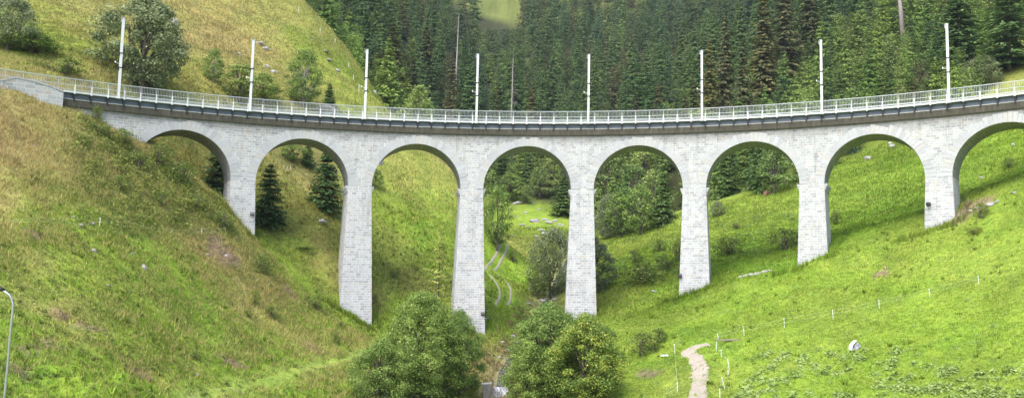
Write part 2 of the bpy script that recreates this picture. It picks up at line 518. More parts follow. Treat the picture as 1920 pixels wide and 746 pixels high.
# ---- ground cover colour (what grows there, plus viaduct shadow painted behind the right piers): anchors of dryness and brightness
GREEN = np.array((.220, .335, .038)); SHADOW_GREEN = np.array((.105, .185, .025)); TAN = np.array((.43, .33, .155)); OLIVE = np.array((.25, .295, .056))
EARTH = np.array((.30, .22, .16)); RUST = np.array((.31, .21, .09)); FORE = np.array((.045, .05, .024)); LIME = np.array((.222, .330, .042))
COLA = []
def K(px, py, Y, c): p = atY(px, py, Y); COLA.append((p[0], p[1], *c))
for p, c in [((0,200,78),TAN*.9+OLIVE*.1),((100,260,80),TAN*.8+OLIVE*.25),((200,330,82),OLIVE*.6+TAN*.4),((300,340,86),OLIVE*.8+TAN*.25),((380,400,88),TAN*.5+OLIVE*.5),((60,360,70),TAN*.55+OLIVE*.5),
             ((0,430,66),OLIVE*.8+GREEN*.2),((200,440,74),OLIVE*.4+GREEN*.7),((350,470,82),GREEN),((440,440,90),OLIVE*.7+TAN*.2),((0,560,58),GREEN*.8+OLIVE*.25),((150,500,70),OLIVE*.5+GREEN*.5),
             ((200,600,63),GREEN*.7+OLIVE*.35),((100,680,54),GREEN*.9+OLIVE*.15),((350,600,76),GREEN),((450,520,86),TAN*.15+GREEN*.8),((500,600,84),OLIVE*.2+GREEN*.9),((600,620,90),GREEN*.7+OLIVE*.3),
             ((450,700,70),GREEN*.9),((600,700,80),LIME*.85),((300,700,60),GREEN*.7+OLIVE*.35),((560,560,93),GREEN),
             ((1200,620,88),LIME*.9),((1300,700,74),LIME*.9+TAN*.1),((1500,700,70),LIME),((1700,640,74),LIME),((1850,700,64),LIME),((1600,560,86),LIME*.95),((1800,500,84),LIME*.9+TAN*.1),
             ((1900,400,85),OLIVE*.4+LIME*.6),((1400,560,90),LIME*.95),((1200,560,98),LIME*.8),((1180,700,80),GREEN*.7+OLIVE*.3),
             ((0,60,104),OLIVE*.7+GREEN*.3),((120,60,112),OLIVE*.8+RUST*.2),((250,30,130),OLIVE*.5+TAN*.3),((380,60,138),TAN*.3+RUST*.3+OLIVE*.35),((430,30,150),RUST*.2+TAN*.3+OLIVE*.5),((500,60,150),OLIVE*.7+TAN*.3),((380,180,110),RUST*.35+OLIVE*.65),
             ((600,120,148),OLIVE*.9+GREEN*.1),((660,180,150),OLIVE*.7+GREEN*.3),((600,30,165),OLIVE*.8+TAN*.2),((560,380,110),OLIVE*.8+TAN*.2),((560,300,120),TAN*.5+OLIVE*.5),((620,520,102),OLIVE*.3+GREEN*.7),
             ((760,330,135),TAN*.1+OLIVE*.6+GREEN*.3),((840,320,142),TAN*.4+OLIVE*.6),((740,420,120),OLIVE*.3+GREEN*.7),((800,480,114),GREEN*.8+OLIVE*.2),((760,560,106),GREEN*1.1),((720,480,112),GREEN*.7+TAN*.2),
             ((940,560,114),GREEN*1.15),((1000,410,180),GREEN*.7+OLIVE*.3),((960,500,130),GREEN*1.15),((1000,640,104),TAN*.3+OLIVE*.7),((940,690,92),TAN*.3+RUST*.2+OLIVE*.5),((1020,560,118),OLIVE),((920,640,104),GREEN),((930,610,106),GREEN),
             ((1180,520,118),GREEN*.8),((1150,470,140),OLIVE*.6+GREEN*.4),((1250,440,135),OLIVE*.6+GREEN*.4),((1400,400,135),LIME*.6+OLIVE*.35),((1400,470,112),SHADOW_GREEN*.5+GREEN*.6),((1600,340,138),LIME*.8),((1650,400,114),SHADOW_GREEN*.55+GREEN*.45),  # the darkest greens paint the viaduct's soft shadow into the grass colour
             ((1560,440,108),SHADOW_GREEN*.5+GREEN*.55),((1850,300,120),GREEN*.7+LIME*.2),((1850,370,104),SHADOW_GREEN*.7+GREEN*.3),((1900,150,150),OLIVE*.8+TAN*.1)]:
    K(*p, c)
for x, y in [(0,0),(-60,0),(60,0),(0,-80)]: COLA.append((x, y, *GREEN))
for px, py, Y in [(1000,320,235),(1300,330,190),(1400,300,195),(1600,200,180),(1700,80,205),(850,200,280),(750,180,240),(1000,200,300),(1200,80,400),(700,100,265),(1450,330,185),(1100,340,215),
                  (1850,60,190),(1400,0,420),(900,300,230),(650,0,290),(830,30,400),(1000,0,600),(1200,-60,650),(950,-100,900),(600,-60,300),(1500,0,330)]:
    K(px, py, Y, FORE)
for px, py, Y in [(930,20,480),(950,40,460),(910,10,500)]: K(px, py, Y, np.array((.16,.19,.05)))
COLA = np.array(COLA)
def cover(x, y):
    x = np.asarray(x).ravel(); y = np.asarray(y).ravel()
    wx = x + (fbm(x, y, 9, 3, 51) - .5) * 14; wy = y + (fbm(x, y, 9, 3, 61) - .5) * 14
    out = np.empty((len(x), 3))
    for i in range(0, len(x), 20000):
        D2 = (wx[i:i+20000, None] - COLA[None, :, 0])**2 + (wy[i:i+20000, None] - COLA[None, :, 1])**2
        w = 1 / (D2 + 4.0)**2.2
        out[i:i+20000] = (w @ COLA[:, 2:]) / w.sum(1)[:, None]
    n1 = fbm(x, y, 5.5, 4, 71)[:, None]; n2 = fbm(x, y, 1.8, 3, 81)[:, None]
    near = np.clip(1.2 - np.hypot(x, y - 90) / 130, 0, 1)[:, None]
    dry = np.clip((n1 - .54) * 6, 0, 1) * near
    lft = (np.clip((0 - x) / 16, .12, 1) * np.where(y > 104, .55, 1))[:, None]
    out = out * (1 - .42 * dry * lft) + TAN * (.42 * dry * lft)
    lush = np.clip((.44 - n1) * 6, 0, 1) * near
    out = out * (1 - .4 * lush) + (out * np.array((.62, .85, .7))) * .4 * lush
    amp_ = np.where(x > 5, .46, .72)[:, None]
    out = out * (1 - amp_ / 2 + amp_ * n2) * (.8 + .4 * fbm(x, y, 14, 3, 75)[:, None])
    return out
col = cover(XX, YY)
# bare earth scars and rock-strewn patches
SCARS = [(420,472,26,8),(405,480,20,7),(110,590,14,6),(150,610,16,6),(50,655,16,5),(430,680,26,7),(540,545,12,6),(585,655,20,5),(760,640,10,4),(90,640,12,5),
         (180,620,10,4),(255,700,16,4),(25,690,12,4),(985,590,10,8),(960,680,8,10),(1215,700,20,10),(1820,395,30,5),(60,440,14,4),(1650,515,16,4),(1520,455,10,4)]
SCW = []
for (px, py, rx, ry) in SCARS:
    g = ground_hit(px, py)
    SCW.append((g, rx, ry))
PXY = proj(XX.ravel(), YY.ravel(), ZZ.ravel())
for g, rx, ry in SCW:
    rw = rx * g[1] / F_PX * 1.2
    d = np.hypot((XX.ravel() - g[0]) / rw, (YY.ravel() - g[1]) / (rw * .75))
    d = d + (fbm(XX.ravel(), YY.ravel(), 1.2, 3, 91) - .5) * 1.4
    m = np.clip((1.1 - d) * 2.5, 0, 1)[:, None]
    col = col * (1 - m * .8) + EARTH * m * .8
TRK = [ground_hit(*p) for p in [(330,752),(380,742),(450,722),(540,700),(620,680),(690,660),(740,645),(800,640)]]
td = seg_dist(XX.ravel(), YY.ravel(), TRK)[:, None]
m = np.clip((1.5 - td + (fbm(XX.ravel(), YY.ravel(), 1.0, 3, 95)[:, None] - .5) * .9) * 2.2, 0, 1)
col = col * (1 - m * .85) + np.array((.30, .40, .075)) * m * .85
m = np.clip(.5 - abs(td - .45) * 3, 0, 1) * np.clip(fbm(XX.ravel(), YY.ravel(), 3, 3, 97)[:, None] * 3 - 1, 0, 1)
col = col * (1 - m * .6) + np.array((.42, .40, .26)) * m * .6
sd = SD.ravel()[:, None]
m = np.clip(1.5 - sd / 1.8, 0, 1) * .5
col = col * (1 - m) + (np.array((.28, .24, .17))) * m
col4 = np.concatenate([np.clip(col, 0.01, 1), np.ones((len(col), 1))], 1)
ny, nx = XX.shape
idx = np.arange(nx * ny).reshape(ny, nx)
quads = np.stack([idx[:-1, :-1], idx[:-1, 1:], idx[1:, 1:], idx[1:, :-1]], -1).reshape(-1, 4)
me = np_mesh('ground', np.stack([XX.ravel(), YY.ravel(), ZZ.ravel()], 1), quads, M['ground'], True, {'Col': ('POINT', col4)})
ground = put(DATA.objects.new('ground', me)); ground['kind'] = 'structure'

def col_at(x, y):
    i = np.clip(np.searchsorted(GX, x) - 1, 0, nx - 2); j = np.clip(np.searchsorted(GY, y) - 1, 0, ny - 2)
    return col[idx[j, i]]

# ------------------------------------------------------------------ viaduct
HR = 4.7                      # arch radius
ZC = -2.57; ZS = ZC - HR      # crown, springing
RF, RB = 72.75, 77.0          # front and back faces
ACS = [-1.3 + 11.8 * (k - 3) for k in range(8)]
S0, S1 = -47.8, 64.0
via = empty('railway_viaduct', bp(0, 72.7, -22))
tag(via, 'tall curved railway viaduct of pale granite blocks with eight round arches', 'viaduct')
VL = Vector(via.location)
def vbuild(mb, name, mat, smooth=False, parent=via):
    o = mb.build(name, mat, parent, smooth)
    o.location = -VL if parent is via else (0, 0, 0)
    return o
def col_quads(mb, sa, za0, za1, sb, zb0, zb1, r, flip=False, rows=1):
    pts = [bp(sa, r, za0), bp(sb, r, zb0), bp(sb, r, zb1), bp(sa, r, za1)]
    mb.add(pts, [(0, 1, 2, 3) if flip else (0, 3, 2, 1)], [(sa, za0), (sb, zb0), (sb, zb1), (sa, za1)])
wallm = MB()
ZT = -1.43
NS = 40
for k, a in enumerate(ACS):
    soff = MB()
    ang = [math.pi * i / NS for i in range(NS + 1)]
    for i in range(NS):
        pa = (a - HR * math.cos(ang[i]), ZS + HR * math.sin(ang[i]))
        pb = (a - HR * math.cos(ang[i+1]), ZS + HR * math.sin(ang[i+1]))
        for r, fl in ((RF, True), (RB, False)):
            col_quads(wallm, pa[0], pa[1], ZT, pb[0], pb[1], ZT, r, fl)
        L0, L1 = HR * ang[i], HR * ang[i+1]
        soff.add([bp(pa[0], RF, pa[1]), bp(pb[0], RF, pb[1]), bp(pb[0], RB, pb[1]), bp(pa[0], RB, pa[1])], [(0, 3, 2, 1)],
                 [(0, L0), (0, L1), (4.25, L1), (4.25, L0)])
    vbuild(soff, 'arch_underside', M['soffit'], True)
# solid columns between the arches
edges = [S0] + sum([[a - HR, a + HR] for a in ACS], []) + [S1]
cols = [(edges[i], edges[i+1]) for i in range(0, len(edges), 2)]
for j, (sa, sb) in enumerate(cols):
    n = max(2, int((sb - sa) / 1.2))
    zb = ZS if 0 < j < len(cols) - 1 else -24
    for i in range(n):
        s0 = sa + (sb - sa) * i / n; s1 = sa + (sb - sa) * (i + 1) / n
        for r, fl in ((RF, True), (RB, False)):
            col_quads(wallm, s0, zb, ZT, s1, zb, ZT, r, fl)
    if zb == -24:
        se = sb if j == 0 else sa
        wallm.add([bp(se, RF, -24), bp(se, RB, -24), bp(se, RB, ZS), bp(se, RF, ZS)], [(0, 1, 2, 3)], [(0, -24), (4.25, -24), (4.25, ZS), (0, ZS)])
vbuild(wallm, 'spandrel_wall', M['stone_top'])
# rings of wedge stones
for a in ACS:
    mb = MB(); nb = 39
    for i in range(nb):
        a0 = math.pi * i / nb; a1 = math.pi * (i + 1) / nb
        ro = HR + random.choice((.72, .8, .92, .98)); pr = RF - .012 - random.random() * .03
        g = .0028
        a0 += g; a1 -= g
        q = [(a - rr * math.cos(t), ZS + rr * math.sin(t)) for rr, t in ((HR - .01, a0), (HR - .01, a1), (ro, a1), (ro, a0))]
        pts = [bp(s, pr, z) for s, z in q] + [bp(s, RF + .15, z) for s, z in q]
        mb.add(pts, [(0, 1, 2, 3), (0, 4, 5, 1), (1, 5, 6, 2), (2, 6, 7, 3), (3, 7, 4, 0)])
    vbuild(mb, 'arch_ring', M['block'])
# piers
BAT = .034
for j in range(1, len(cols)):
    if j == len(cols) - 1: continue
    sa, sb = cols[j]
    mb = MB()
    th = (sa + sb) / 2 / R
    gx, gy = XC + 74.5 * math.sin(th), D0 + 74.5 * math.cos(th)
    depth = (hz1(gx, gy) - 5) - (H + G * (sa + sb) / 2 + ZS)      # runs 5 m into the ground
    rows = 10
    ring = []
    for i in range(rows + 1):
        z = ZS + depth * i / rows; d = -(z - ZS) * BAT; dr = -(z - ZS) * .028
        ring.append((z, [(sa - d, RF - dr), (sb + d, RF - dr), (sb + d, RB + dr), (sa - d, RB + dr)]))
    for (z0, c0), (z1, c1) in zip(ring[:-1], ring[1:]):
        for e in range(4):
            f = (e + 1) % 4
            ln = (c0[f][0] - c0[e][0]) + (c0[f][1] - c0[e][1])
            off = 0 if e % 2 == 0 else c0[0][0]
            ua = (c0[e][0] if e % 2 == 0 else c0[e][1]) + e * 3.3; ub = (c0[f][0] if e % 2 == 0 else c0[f][1]) + e * 3.3
            va = (c1[e][0] if e % 2 == 0 else c1[e][1]) + e * 3.3; vb = (c1[f][0] if e % 2 == 0 else c1[f][1]) + e * 3.3
            mb.add([bp(*c0[e], z0), bp(*c0[f], z0), bp(*c1[f], z1), bp(*c1[e], z1)], [(0, 3, 2, 1)], [(ua, z0), (ub, z0), (vb, z1), (va, z1)])
    p = vbuild(mb, 'pier', M['stone'])
    if 2 <= j <= 6:
        for sgn, se in ((-1, sa), (1, sb)):
            for q in range(4):
                r0 = RF + .12 + q * 1.1
                mb = MB()
                n0 = 5
                for w in range(3):       # three stepped stones of one corbel
                    ex = .27 - .08 * w; z1 = ZS - .02 - w * .22; z0 = z1 - .2
                    lo, hi = sorted((se - sgn * .1, se + sgn * ex))
                    mb.box((lo, r0 + .02, z0), (hi, r0 + .75, z1), bp)
                o = mb.build('corbel', M['block'], p)

def strip(mb, s0, s1, ra, rb, z0, z1, step=1.4):
    """a curved beam of rectangular section"""
    n = max(1, int(round((s1 - s0) / step)))
    pts = []; uv = []
    for i in range(n + 1):
        s = s0 + (s1 - s0) * i / n
        pts += [bp(s, ra, z0), bp(s, rb, z0), bp(s, rb, z1), bp(s, ra, z1)]
        uv += [(s, z0), (s, z0 - .3), (s, z1 + .3), (s, z1)]
    fs = []
    for i in range(n):
        b = i * 4
        for e in range(4):
            f = (e + 1) % 4
            fs.append((b + e, b + f, b + 4 + f, b + 4 + e))
    fs += [(0, 3, 2, 1), (n*4, n*4+1, n*4+2, n*4+3)]
    mb.add(pts, fs, uv)
def curved(name, mat, parent, *a):
    mb = MB(); strip(mb, *a)
    o = mb.build(name, mat, parent)
    if parent is via: o.location = -VL
    return o
curved('coping_slab', M['coping'], via, S0, S1, RF - .17, RB + .17, ZT, -.80)
curved('coping_ledge', M['concrete'], via, S0, S1, RF - .20, RB + .20, -.797, -.73)
curved('deck_trough', M['fascia'], via, S0, S1, RF + .05, RF + .25, -.727, -.17)
curved('deck_trough', M['fascia'], via, S0, S1, RB - .25, RB - .05, -.727, -.17)
curved('ballast_bed', M['ballast'], via, S0, S1, RF + .26, RB - .26, -.6, -.30)
curved('walkway', M['galv'], via, S0, S1, RF - .20, RF + .30, -.166, -.10)
curved('walkway', M['galv'], via, S0, S1, RB - .30, RB + .20, -.166, -.10)
curved('edge_beam', M['white'], via, S0, S1, RF - .29, RF - .205, -.17, .0)
curved('edge_beam', M['white'], via, S0, S1, RB + .205, RB + .29, -.17, .0)
curved('track_rail', M['rail'], via, -70, 80, 74.32, 74.39, -.27, -.13)
curved('track_rail', M['rail'], via, -70, 80, 75.36, 75.43, -.27, -.13)
POSTS = [-60 + 1.463 * i for i in range(0, 86)]
for s in POSTS:
    if s < S0 + .3 or s > 54: continue
    mb = MB()
    mb.box((s - .095, RF - .20, -.46), (s + .095, RF + .04, -.175), bp)
    mb.box((s - .1, RF - .24, -.30), (s + .1, RF - .17, -.18), bp)
    pts = [(s - .085, RF - .235, -.46), (s + .085, RF - .235, -.46), (s + .085, RF + .045, -.46), (s - .085, RF + .045, -.46),
           (s - .085, RF - .215, -.98), (s + .085, RF - .215, -.98), (s + .085, RF + .045, -.98), (s - .085, RF + .045, -.98)]
    mb.add([bp(*p) for p in pts], [(0, 1, 2, 3), (4, 7, 6, 5), (0, 4, 5, 1), (1, 5, 6, 2), (2, 6, 7, 3), (3, 7, 4, 0)])
    vbuild(mb, 'bracket', M['black'])

# ---- railings, each side one thing
def railing(r, label, name, s0, s1, thick, sgn):
    root = empty(name, bp((s0 + s1) / 2, r, 0)); L = Vector(root.location)
    tag(root, label, 'railing', 'steel railings along the viaduct deck')
    def add(nm, mat, mb): o = mb.build(nm, mat, root); o.location = -L
    mb = MB(); strip(mb, s0, s1, r - .03, r + .03, 1.09, 1.15, 1.463); add('top_rail', M['galv'], mb)
    mb = MB(); strip(mb, s0, s1, r - .02, r + .02, .50, .545, 1.463); add('middle_rail', M['galv'], mb)
    mb = MB(); strip(mb, s0, s1, r - .02, r + .02, .075, .115, 1.463); add('bottom_rail', M['galv'], mb)
    mb = MB()
    n = int((s1 - s0) / .1463)
    for i in range(n):
        s = s0 + i * .1463
        if i % 10 == 0: continue
        mb.box((s - .0095, r - .009, .11), (s + .0095, r + .009, 1.095), bp)
    add('balusters', M['galv'], mb)
    for s in POSTS:
        if not s0 <= s <= s1: continue
        mb = MB(); mb.box((s - .03, r + .035, -.1), (s + .03, r + .085, 1.1), bp); add('post', M['galv'], mb)
    if thick:
        for s in POSTS:
            if not S0 + .1 <= s <= 54: continue
            mb = MB()
            mb.box((s - .055, RF - .36, -.26), (s + .055, RF - .293, .57), bp)
            mb.box((s - .08, RF - .375, -.27), (s + .08, RF - .288, -.17), bp)
            o = mb.build('bolted_upright', M['white'], root); o.location = -L
railing(72.42, 'long white steel railing along the near edge of the viaduct deck', 'bridge_railing', POSTS[0], 60, True, 1)
railing(77.1, 'grey railing on the far edge of the viaduct deck, seen through the near one', 'bridge_railing', POSTS[0] + 20, 60, False, -1)

# ---- masts
MS = [(-43.0, 7.55), (-30.55, 7.15), (-18.82, 7.2), (-6.93, 7.3), (5.15, 7.32), (17.2, 7.32), (29.32, 7.4), (41.17, 7.5)]
MLAB = ['white steel mast nearest the left end of the viaduct, in front of a big willow',
        'white steel mast above the leftmost bushes, second from the left end',
        'white steel mast where the grassy ridge meets the spruce forest',
        'white steel mast just left of the centre, before dark spruces',
        'white steel mast just right of the centre, before dark spruces',
        'white steel mast in front of tall brownish spruces right of centre',
        'white steel mast before light green young trees, second from the right end',
        'tall white steel mast nearest the right end of the viaduct']
for (s, h), lab in zip(MS, MLAB):
    r = 72.36
    root = empty('catenary_mast', bp(s, r, 0)); L = Vector(root.location)
    tag(root, lab, 'mast', 'catenary masts on the viaduct')
    def mp(x, y, z): p = bp(s + x, r + y, 0); return (p[0], p[1], p[2] + z)
    def add(nm, mat, mb): o = mb.build(nm, mat, root); o.location = -L
    mb = MB()          # H section
    mb.box((-.11, -.12, -.22), (.11, -.095, h), mp); mb.box((-.11, .075, -.22), (.11, .10, h), mp); mb.box((-.012, -.095, -.22), (.012, .075, h), mp)
    add('column', M['white'], mb)
    mb = MB(); mb.box((-.14, -.15, h), (.14, .13, h + .06), mp); mb.box((-.22, -.03, h - .35), (-.11, .03, h - .28), mp); mb.box((-.22, -.03, h - .3), (-.18, .03, h + .02), mp)
    add('cap', M['galv'], mb)
    for zc in (2.75, 4.15):
        mb = MB()
        mb.box((-.16, -.15, zc - .05), (.16, -.122, zc + .05), mp); mb.box((-.2, -.1, zc - .2), (-.112, .1, zc + .02), mp); mb.box((.112, -.1, zc - .04), (.2, .1, zc + .24), mp)
        add('clamp', M['black'], mb)
    mb = MB(); mb.tube([mp(-.11, 0, 3.1), mp(-.5, 0, 3.25)], .02, 6); mb.tube([mp(-.48, 0, 3.16), mp(-.48, 0, 3.34)], .05, 8)
    add('insulator', M['plastic'], mb)
    mb = MB(); mb.box((-.2, -.2, -.26), (.2, .2, -.22), mp); add('base_plate', M['galv'], mb)

# ---- white retaining wall at the left end
mb = MB()
prof = [(-75, .45), (-62, .35), (-56, .2), (-53.2, .25), (-52.0, .72), (-50.6, .62), (-49.2, .40), (-47.9, .02)]
pts = []; uv = []
prof2 = []
for (sa, za), (sb, zb) in zip(prof[:-1], prof[1:]):
    for i in range(4): t = i / 4; prof2.append((sa + (sb - sa) * t, za + (zb - za) * t))
prof2.append(prof[-1])
for s, z in prof2:
    pts += [bp(s, 71.95, -7), bp(s, 71.95, z - .35), bp(s, 72.33, z - .35), bp(s, 72.33, -7)]
    uv += [(s, -7), (s, z), (s, z + .5), (s, -7)]
n = len(prof2) - 1
fs = []
for i in range(n):
    for e in range(4): fs.append((i*4 + e, i*4 + 4 + e, i*4 + 4 + (e+1) % 4, i*4 + (e+1) % 4))
fs += [(0, 1, 2, 3), (n*4+3, n*4+2, n*4+1, n*4)]
mb.add(pts, fs, uv)
rw = empty('retaining_wall', bp(-52, 72, -2)); L = Vector(rw.location)
tag(rw, 'white stone retaining wall where the track leaves the viaduct at left', 'wall')
o = mb.build('wall_face', M['wall'], rw); o.location = -L
mb = MB()
for i in range(0, len(prof2) - 1):
    (sa, za), (sb, zb) = prof2[i], prof2[i+1]
    pp = [(sa + .012, za - .345), (sb - .012, zb - .345), (sb - .012, zb - .2), (sa + .012, za - .2)]
    mb.add([bp(s, 71.9, z) for s, z in pp] + [bp(s, 72.36, z) for s, z in pp], [(0,1,2,3),(7,6,5,4),(0,4,5,1),(1,5,6,2),(2,6,7,3),(3,7,4,0)])
o = mb.build('coping_stones', M['block'], rw); o.location = -L
# track formation beyond the viaduct ends
mb = MB(); strip(mb, -75, S0 - .01, 72.40, 77.4, -7, -.30); strip(mb, S1 + .01, 90, 72.5, 77.4, -7, -.3)
o = mb.build('track_bed', M['ballast']); o['kind'] = 'structure'

# ---- floodlights on the piers
FL = [((473, 401), 'small black floodlight low on the leftmost pier'), ((905, 588), 'small black floodlight behind the bush on the third pier'),
      ((1275, 517), 'small black floodlight on the left corner of the fifth pier'), ((1741, 383), 'small black floodlight on the left corner of the short right pier')]
for (q, lab) in FL:
    p = Vector(atR(*q, 72.3))
    root = empty('floodlight', p); tag(root, lab, 'floodlight', 'floodlights on the viaduct piers')
    mb = MB(); mb.box((-.19, -.12, -.15), (.19, .12, .15)); mb.box((-.15, -.135, -.11), (.15, -.121, .11)); o = mb.build('lamp_box', M['black'], root); o.rotation_euler = (math.radians(-25), 0, 0)
    mb = MB(); mb.bar((.0, .1, -.05), (.12, .5, -.2), .05); mb.build('arm', M['redrock'], root)

# ------------------------------------------------------------------ plants
def unit(v): return v / np.maximum(np.linalg.norm(v, axis=1, keepdims=True), 1e-9)

def cards(cen, along, nrm, ln, wd):
    """pointed leaf-shaped cards: centre, long direction, normal, length, width"""
    along = unit(along); side = unit(np.cross(nrm, along))
    ln = ln[:, None]; wd = wd[:, None]
    v = np.stack([cen - along * ln * .5, cen + side * wd * .5 + along * ln * .05, cen + along * ln * .5, cen - side * wd * .5 + along * ln * .05], 1)
    return v.reshape(-1, 3), np.arange(len(cen) * 4).reshape(-1, 4)

def spruce_cards(h, rb, tiers, nbr, k, ln, rng, droop=.28, base=.06, ragged=.3, power=.85):
    t = np.repeat((np.arange(tiers) + rng.random(tiers) * .6) / tiers, nbr)
    az = rng.random(len(t)) * 2 * np.pi
    L = rb * (1 - t)**power * (1 - ragged + 2 * ragged * rng.random(len(t))) + .12
    L[t < .12] *= .75
    z0 = h * (base + (1 - base) * t * .985)
    n = len(t)
    u = np.tile((np.arange(k) + .6) / k, n) + rng.normal(0, .05, n * k)
    az_, L_, z_, t_ = (np.repeat(a, k) for a in (az, L, z0, t))
    btint = np.repeat(rng.random(n), k)
    sd = rng.normal(0, .17, n * k) * L_ * (.3 + .9 * np.clip(u, 0, 1) * (1.25 - np.clip(u, 0, 1)))
    dx, dy = np.cos(az_), np.sin(az_)
    dr = droop * (1.15 - t_) * L_
    zz = z_ - dr * (u**1.1) + .16 * L_ * np.clip(u - .6, 0, 1) - rng.random(n * k) * .10 * L_ + .25 * L_ * (t_ > .75) * u
    cen = np.stack([dx * L_ * u - dy * sd, dy * L_ * u + dx * sd, zz], 1)
    along = np.stack([dx - dy * np.sign(sd) * .7, dy + dx * np.sign(sd) * .7, -.55 + rng.normal(0, .35, n * k)], 1)
    nrm = np.stack([dx * .8 + rng.normal(0, .4, n * k), dy * .8 + rng.normal(0, .4, n * k), np.full(n * k, .85)], 1)
    sz = ln * (.65 + .7 * rng.random(n * k)) * np.clip(1.15 - t_ * .6, .4, 1.2)
    v, f = cards(cen, along, nrm, sz, sz * .42)
    # the leading shoot
    tint = np.clip(.25 * btint + .55 * rng.random(n * k) + .05, 0, 1)
    return v, f, tint

def tube_mesh(name, parts, mat, n=7):
    mb = MB()
    for path, radii in parts: mb.tube(path, radii, n)
    return mb.mesh(name, mat, True)

def leaf_obj_mesh(name, v, f, tint, mat):
    return np_mesh(name, v, f, mat, False, {'tint': ('FACE', tint)})

def spruce_proto(seed, h, rb, tiers, nbr, k, ln, mat, bark='bark', **kw):
    rng = np.random.default_rng(seed)
    v, f, ti = spruce_cards(h, rb, tiers, nbr, k, ln, rng, **kw)
    cm = leaf_obj_mesh('crown', v, f, ti, mat)
    bend = rng.normal(0, .012, 2) * h
    path = [(0, 0, -.8), (0, 0, h * .3), (bend[0] * .3, bend[1] * .3, h * .7), (0, 0, h)]
    tm = tube_mesh('trunk', [(path, [h * .014 + .05, h * .011 + .03, h * .006 + .015, .012])], M[bark], 6)
    return (cm, tm, h, rb)

def broad_proto(seed, h, w, nclump, nleaf, ls, mat, bark='bark', base=.15, flat=.0, clump=.2, skew=1.0, narrow=0.0, stems=1, openness=.25, up=.35):
    """leafy tree or bush: limbs that carry separate clumps of leaf cards, spread through an uneven crown"""
    rng = np.random.default_rng(seed)
    th = rng.random(nclump) * 2 * np.pi; zc = rng.random(nclump)**skew
    prof = np.sin(np.pi * np.clip(zc * (.93 - narrow * .2) + .10, 0, 1))**.62 * (1 - narrow * zc)
    lob = 1 + .22 * np.sin(3 * th + rng.random() * 6) + .13 * np.sin(5 * th + rng.random() * 6 + zc * 4)
    rr = np.sqrt(rng.random(nclump)) * .9 + .1
    rr = np.where(rng.random(nclump) < .6, rr**.35, rr)
    rad = w / 2 * .86 * prof * rr * lob
    cc = np.stack([rad * np.cos(th), rad * np.sin(th), h * (base + (1 - base) * zc * .93)], 1)
    cs = w * clump * (.55 + .8 * rng.random(nclump)) * .5
    tot = nclump * nleaf
    ci = np.repeat(np.arange(nclump), nleaf)
    d = unit(rng.normal(0, 1, (tot, 3)) + np.array([0, 0, up]))
    q = rng.random(tot)**.45
    cen = cc[ci] + d * (cs[ci] * q)[:, None] * np.array([1.15, 1.15, .8])
    cen += rng.normal(0, .12, (tot, 3)) * cs[ci][:, None]
    cen[:, 2] = np.maximum(cen[:, 2], .02)
    nrm = unit(d + rng.normal(0, .42, (tot, 3)) + np.array([0, 0, .35]))
    along = np.cross(nrm, rng.normal(0, 1, (tot, 3)))
    sz = ls * (.6 + .8 * rng.random(tot))
    v, f = cards(cen, along, nrm, sz, sz * .62)
    ct = rng.random(nclump)
    tint = np.clip(.55 * ct[ci] + .45 * rng.random(tot) - .02, 0, 1)
    tint = np.where(rng.random(tot) < .06, .95, tint)
    cm = leaf_obj_mesh('crown', v, f, tint, mat)
    parts = []
    tr = h * .018 + .03
    for sidx in range(stems):
        o = rng.normal(0, .06, 2) * w * (stems > 1)
        top = np.array([o[0] * 1.5 + rng.normal(0, .02) * w, o[1] * 1.5, h * .66])
        parts.append(([(o[0], o[1], -.7), (o[0], o[1], h * base), tuple(top * .5 + np.array([o[0], o[1], h * .15]) * .5), tuple(top)], [tr * 1.25, tr, tr * .7, tr * .2]))
    for i in rng.choice(nclump, min(nclump, 26), replace=False):
        e = cc[i]; z0 = max(h * base * .8, e[2] * (.35 + .25 * rng.random()))
        s_ = np.array([0, 0, z0]); mid = s_ * .5 + e * .5 + np.array([0, 0, -.03 * h])
        parts.append(([tuple(s_), tuple(mid), tuple(e)], [tr * .5, tr * .32, tr * .08]))
    tm = tube_mesh('trunk', parts, M[bark], 5)
    return (cm, tm, h, w / 2)

def plant(proto, name, loc, h, w, label=None, cat='tree', group=None, rz=None, stem='trunk'):
    cm, tm, ph, pr = proto
    root = empty(name, loc, random.random() * 6.283 if rz is None else rz)
    root.scale = (w / 2 / pr, w / 2 / pr, h / ph)
    if label: tag(root, label, cat, group)
    put(DATA.objects.new('crown', cm), root); put(DATA.objects.new(stem, tm), root)
    return root

def at_top(px, py, Y):
    p = atY(px, py, Y); return (p[0], p[1], hz1(p[0], p[1])), p[2] - hz1(p[0], p[1])
def at_base(px, py, pytop, near=46):
    p = ground_hit(px, py, near); p[2] = hz1(p[0], p[1]); d = proj(*p)[2]
    return (p[0], p[1], p[2] - .05), atY(px, pytop, p[1])[2] - p[2]

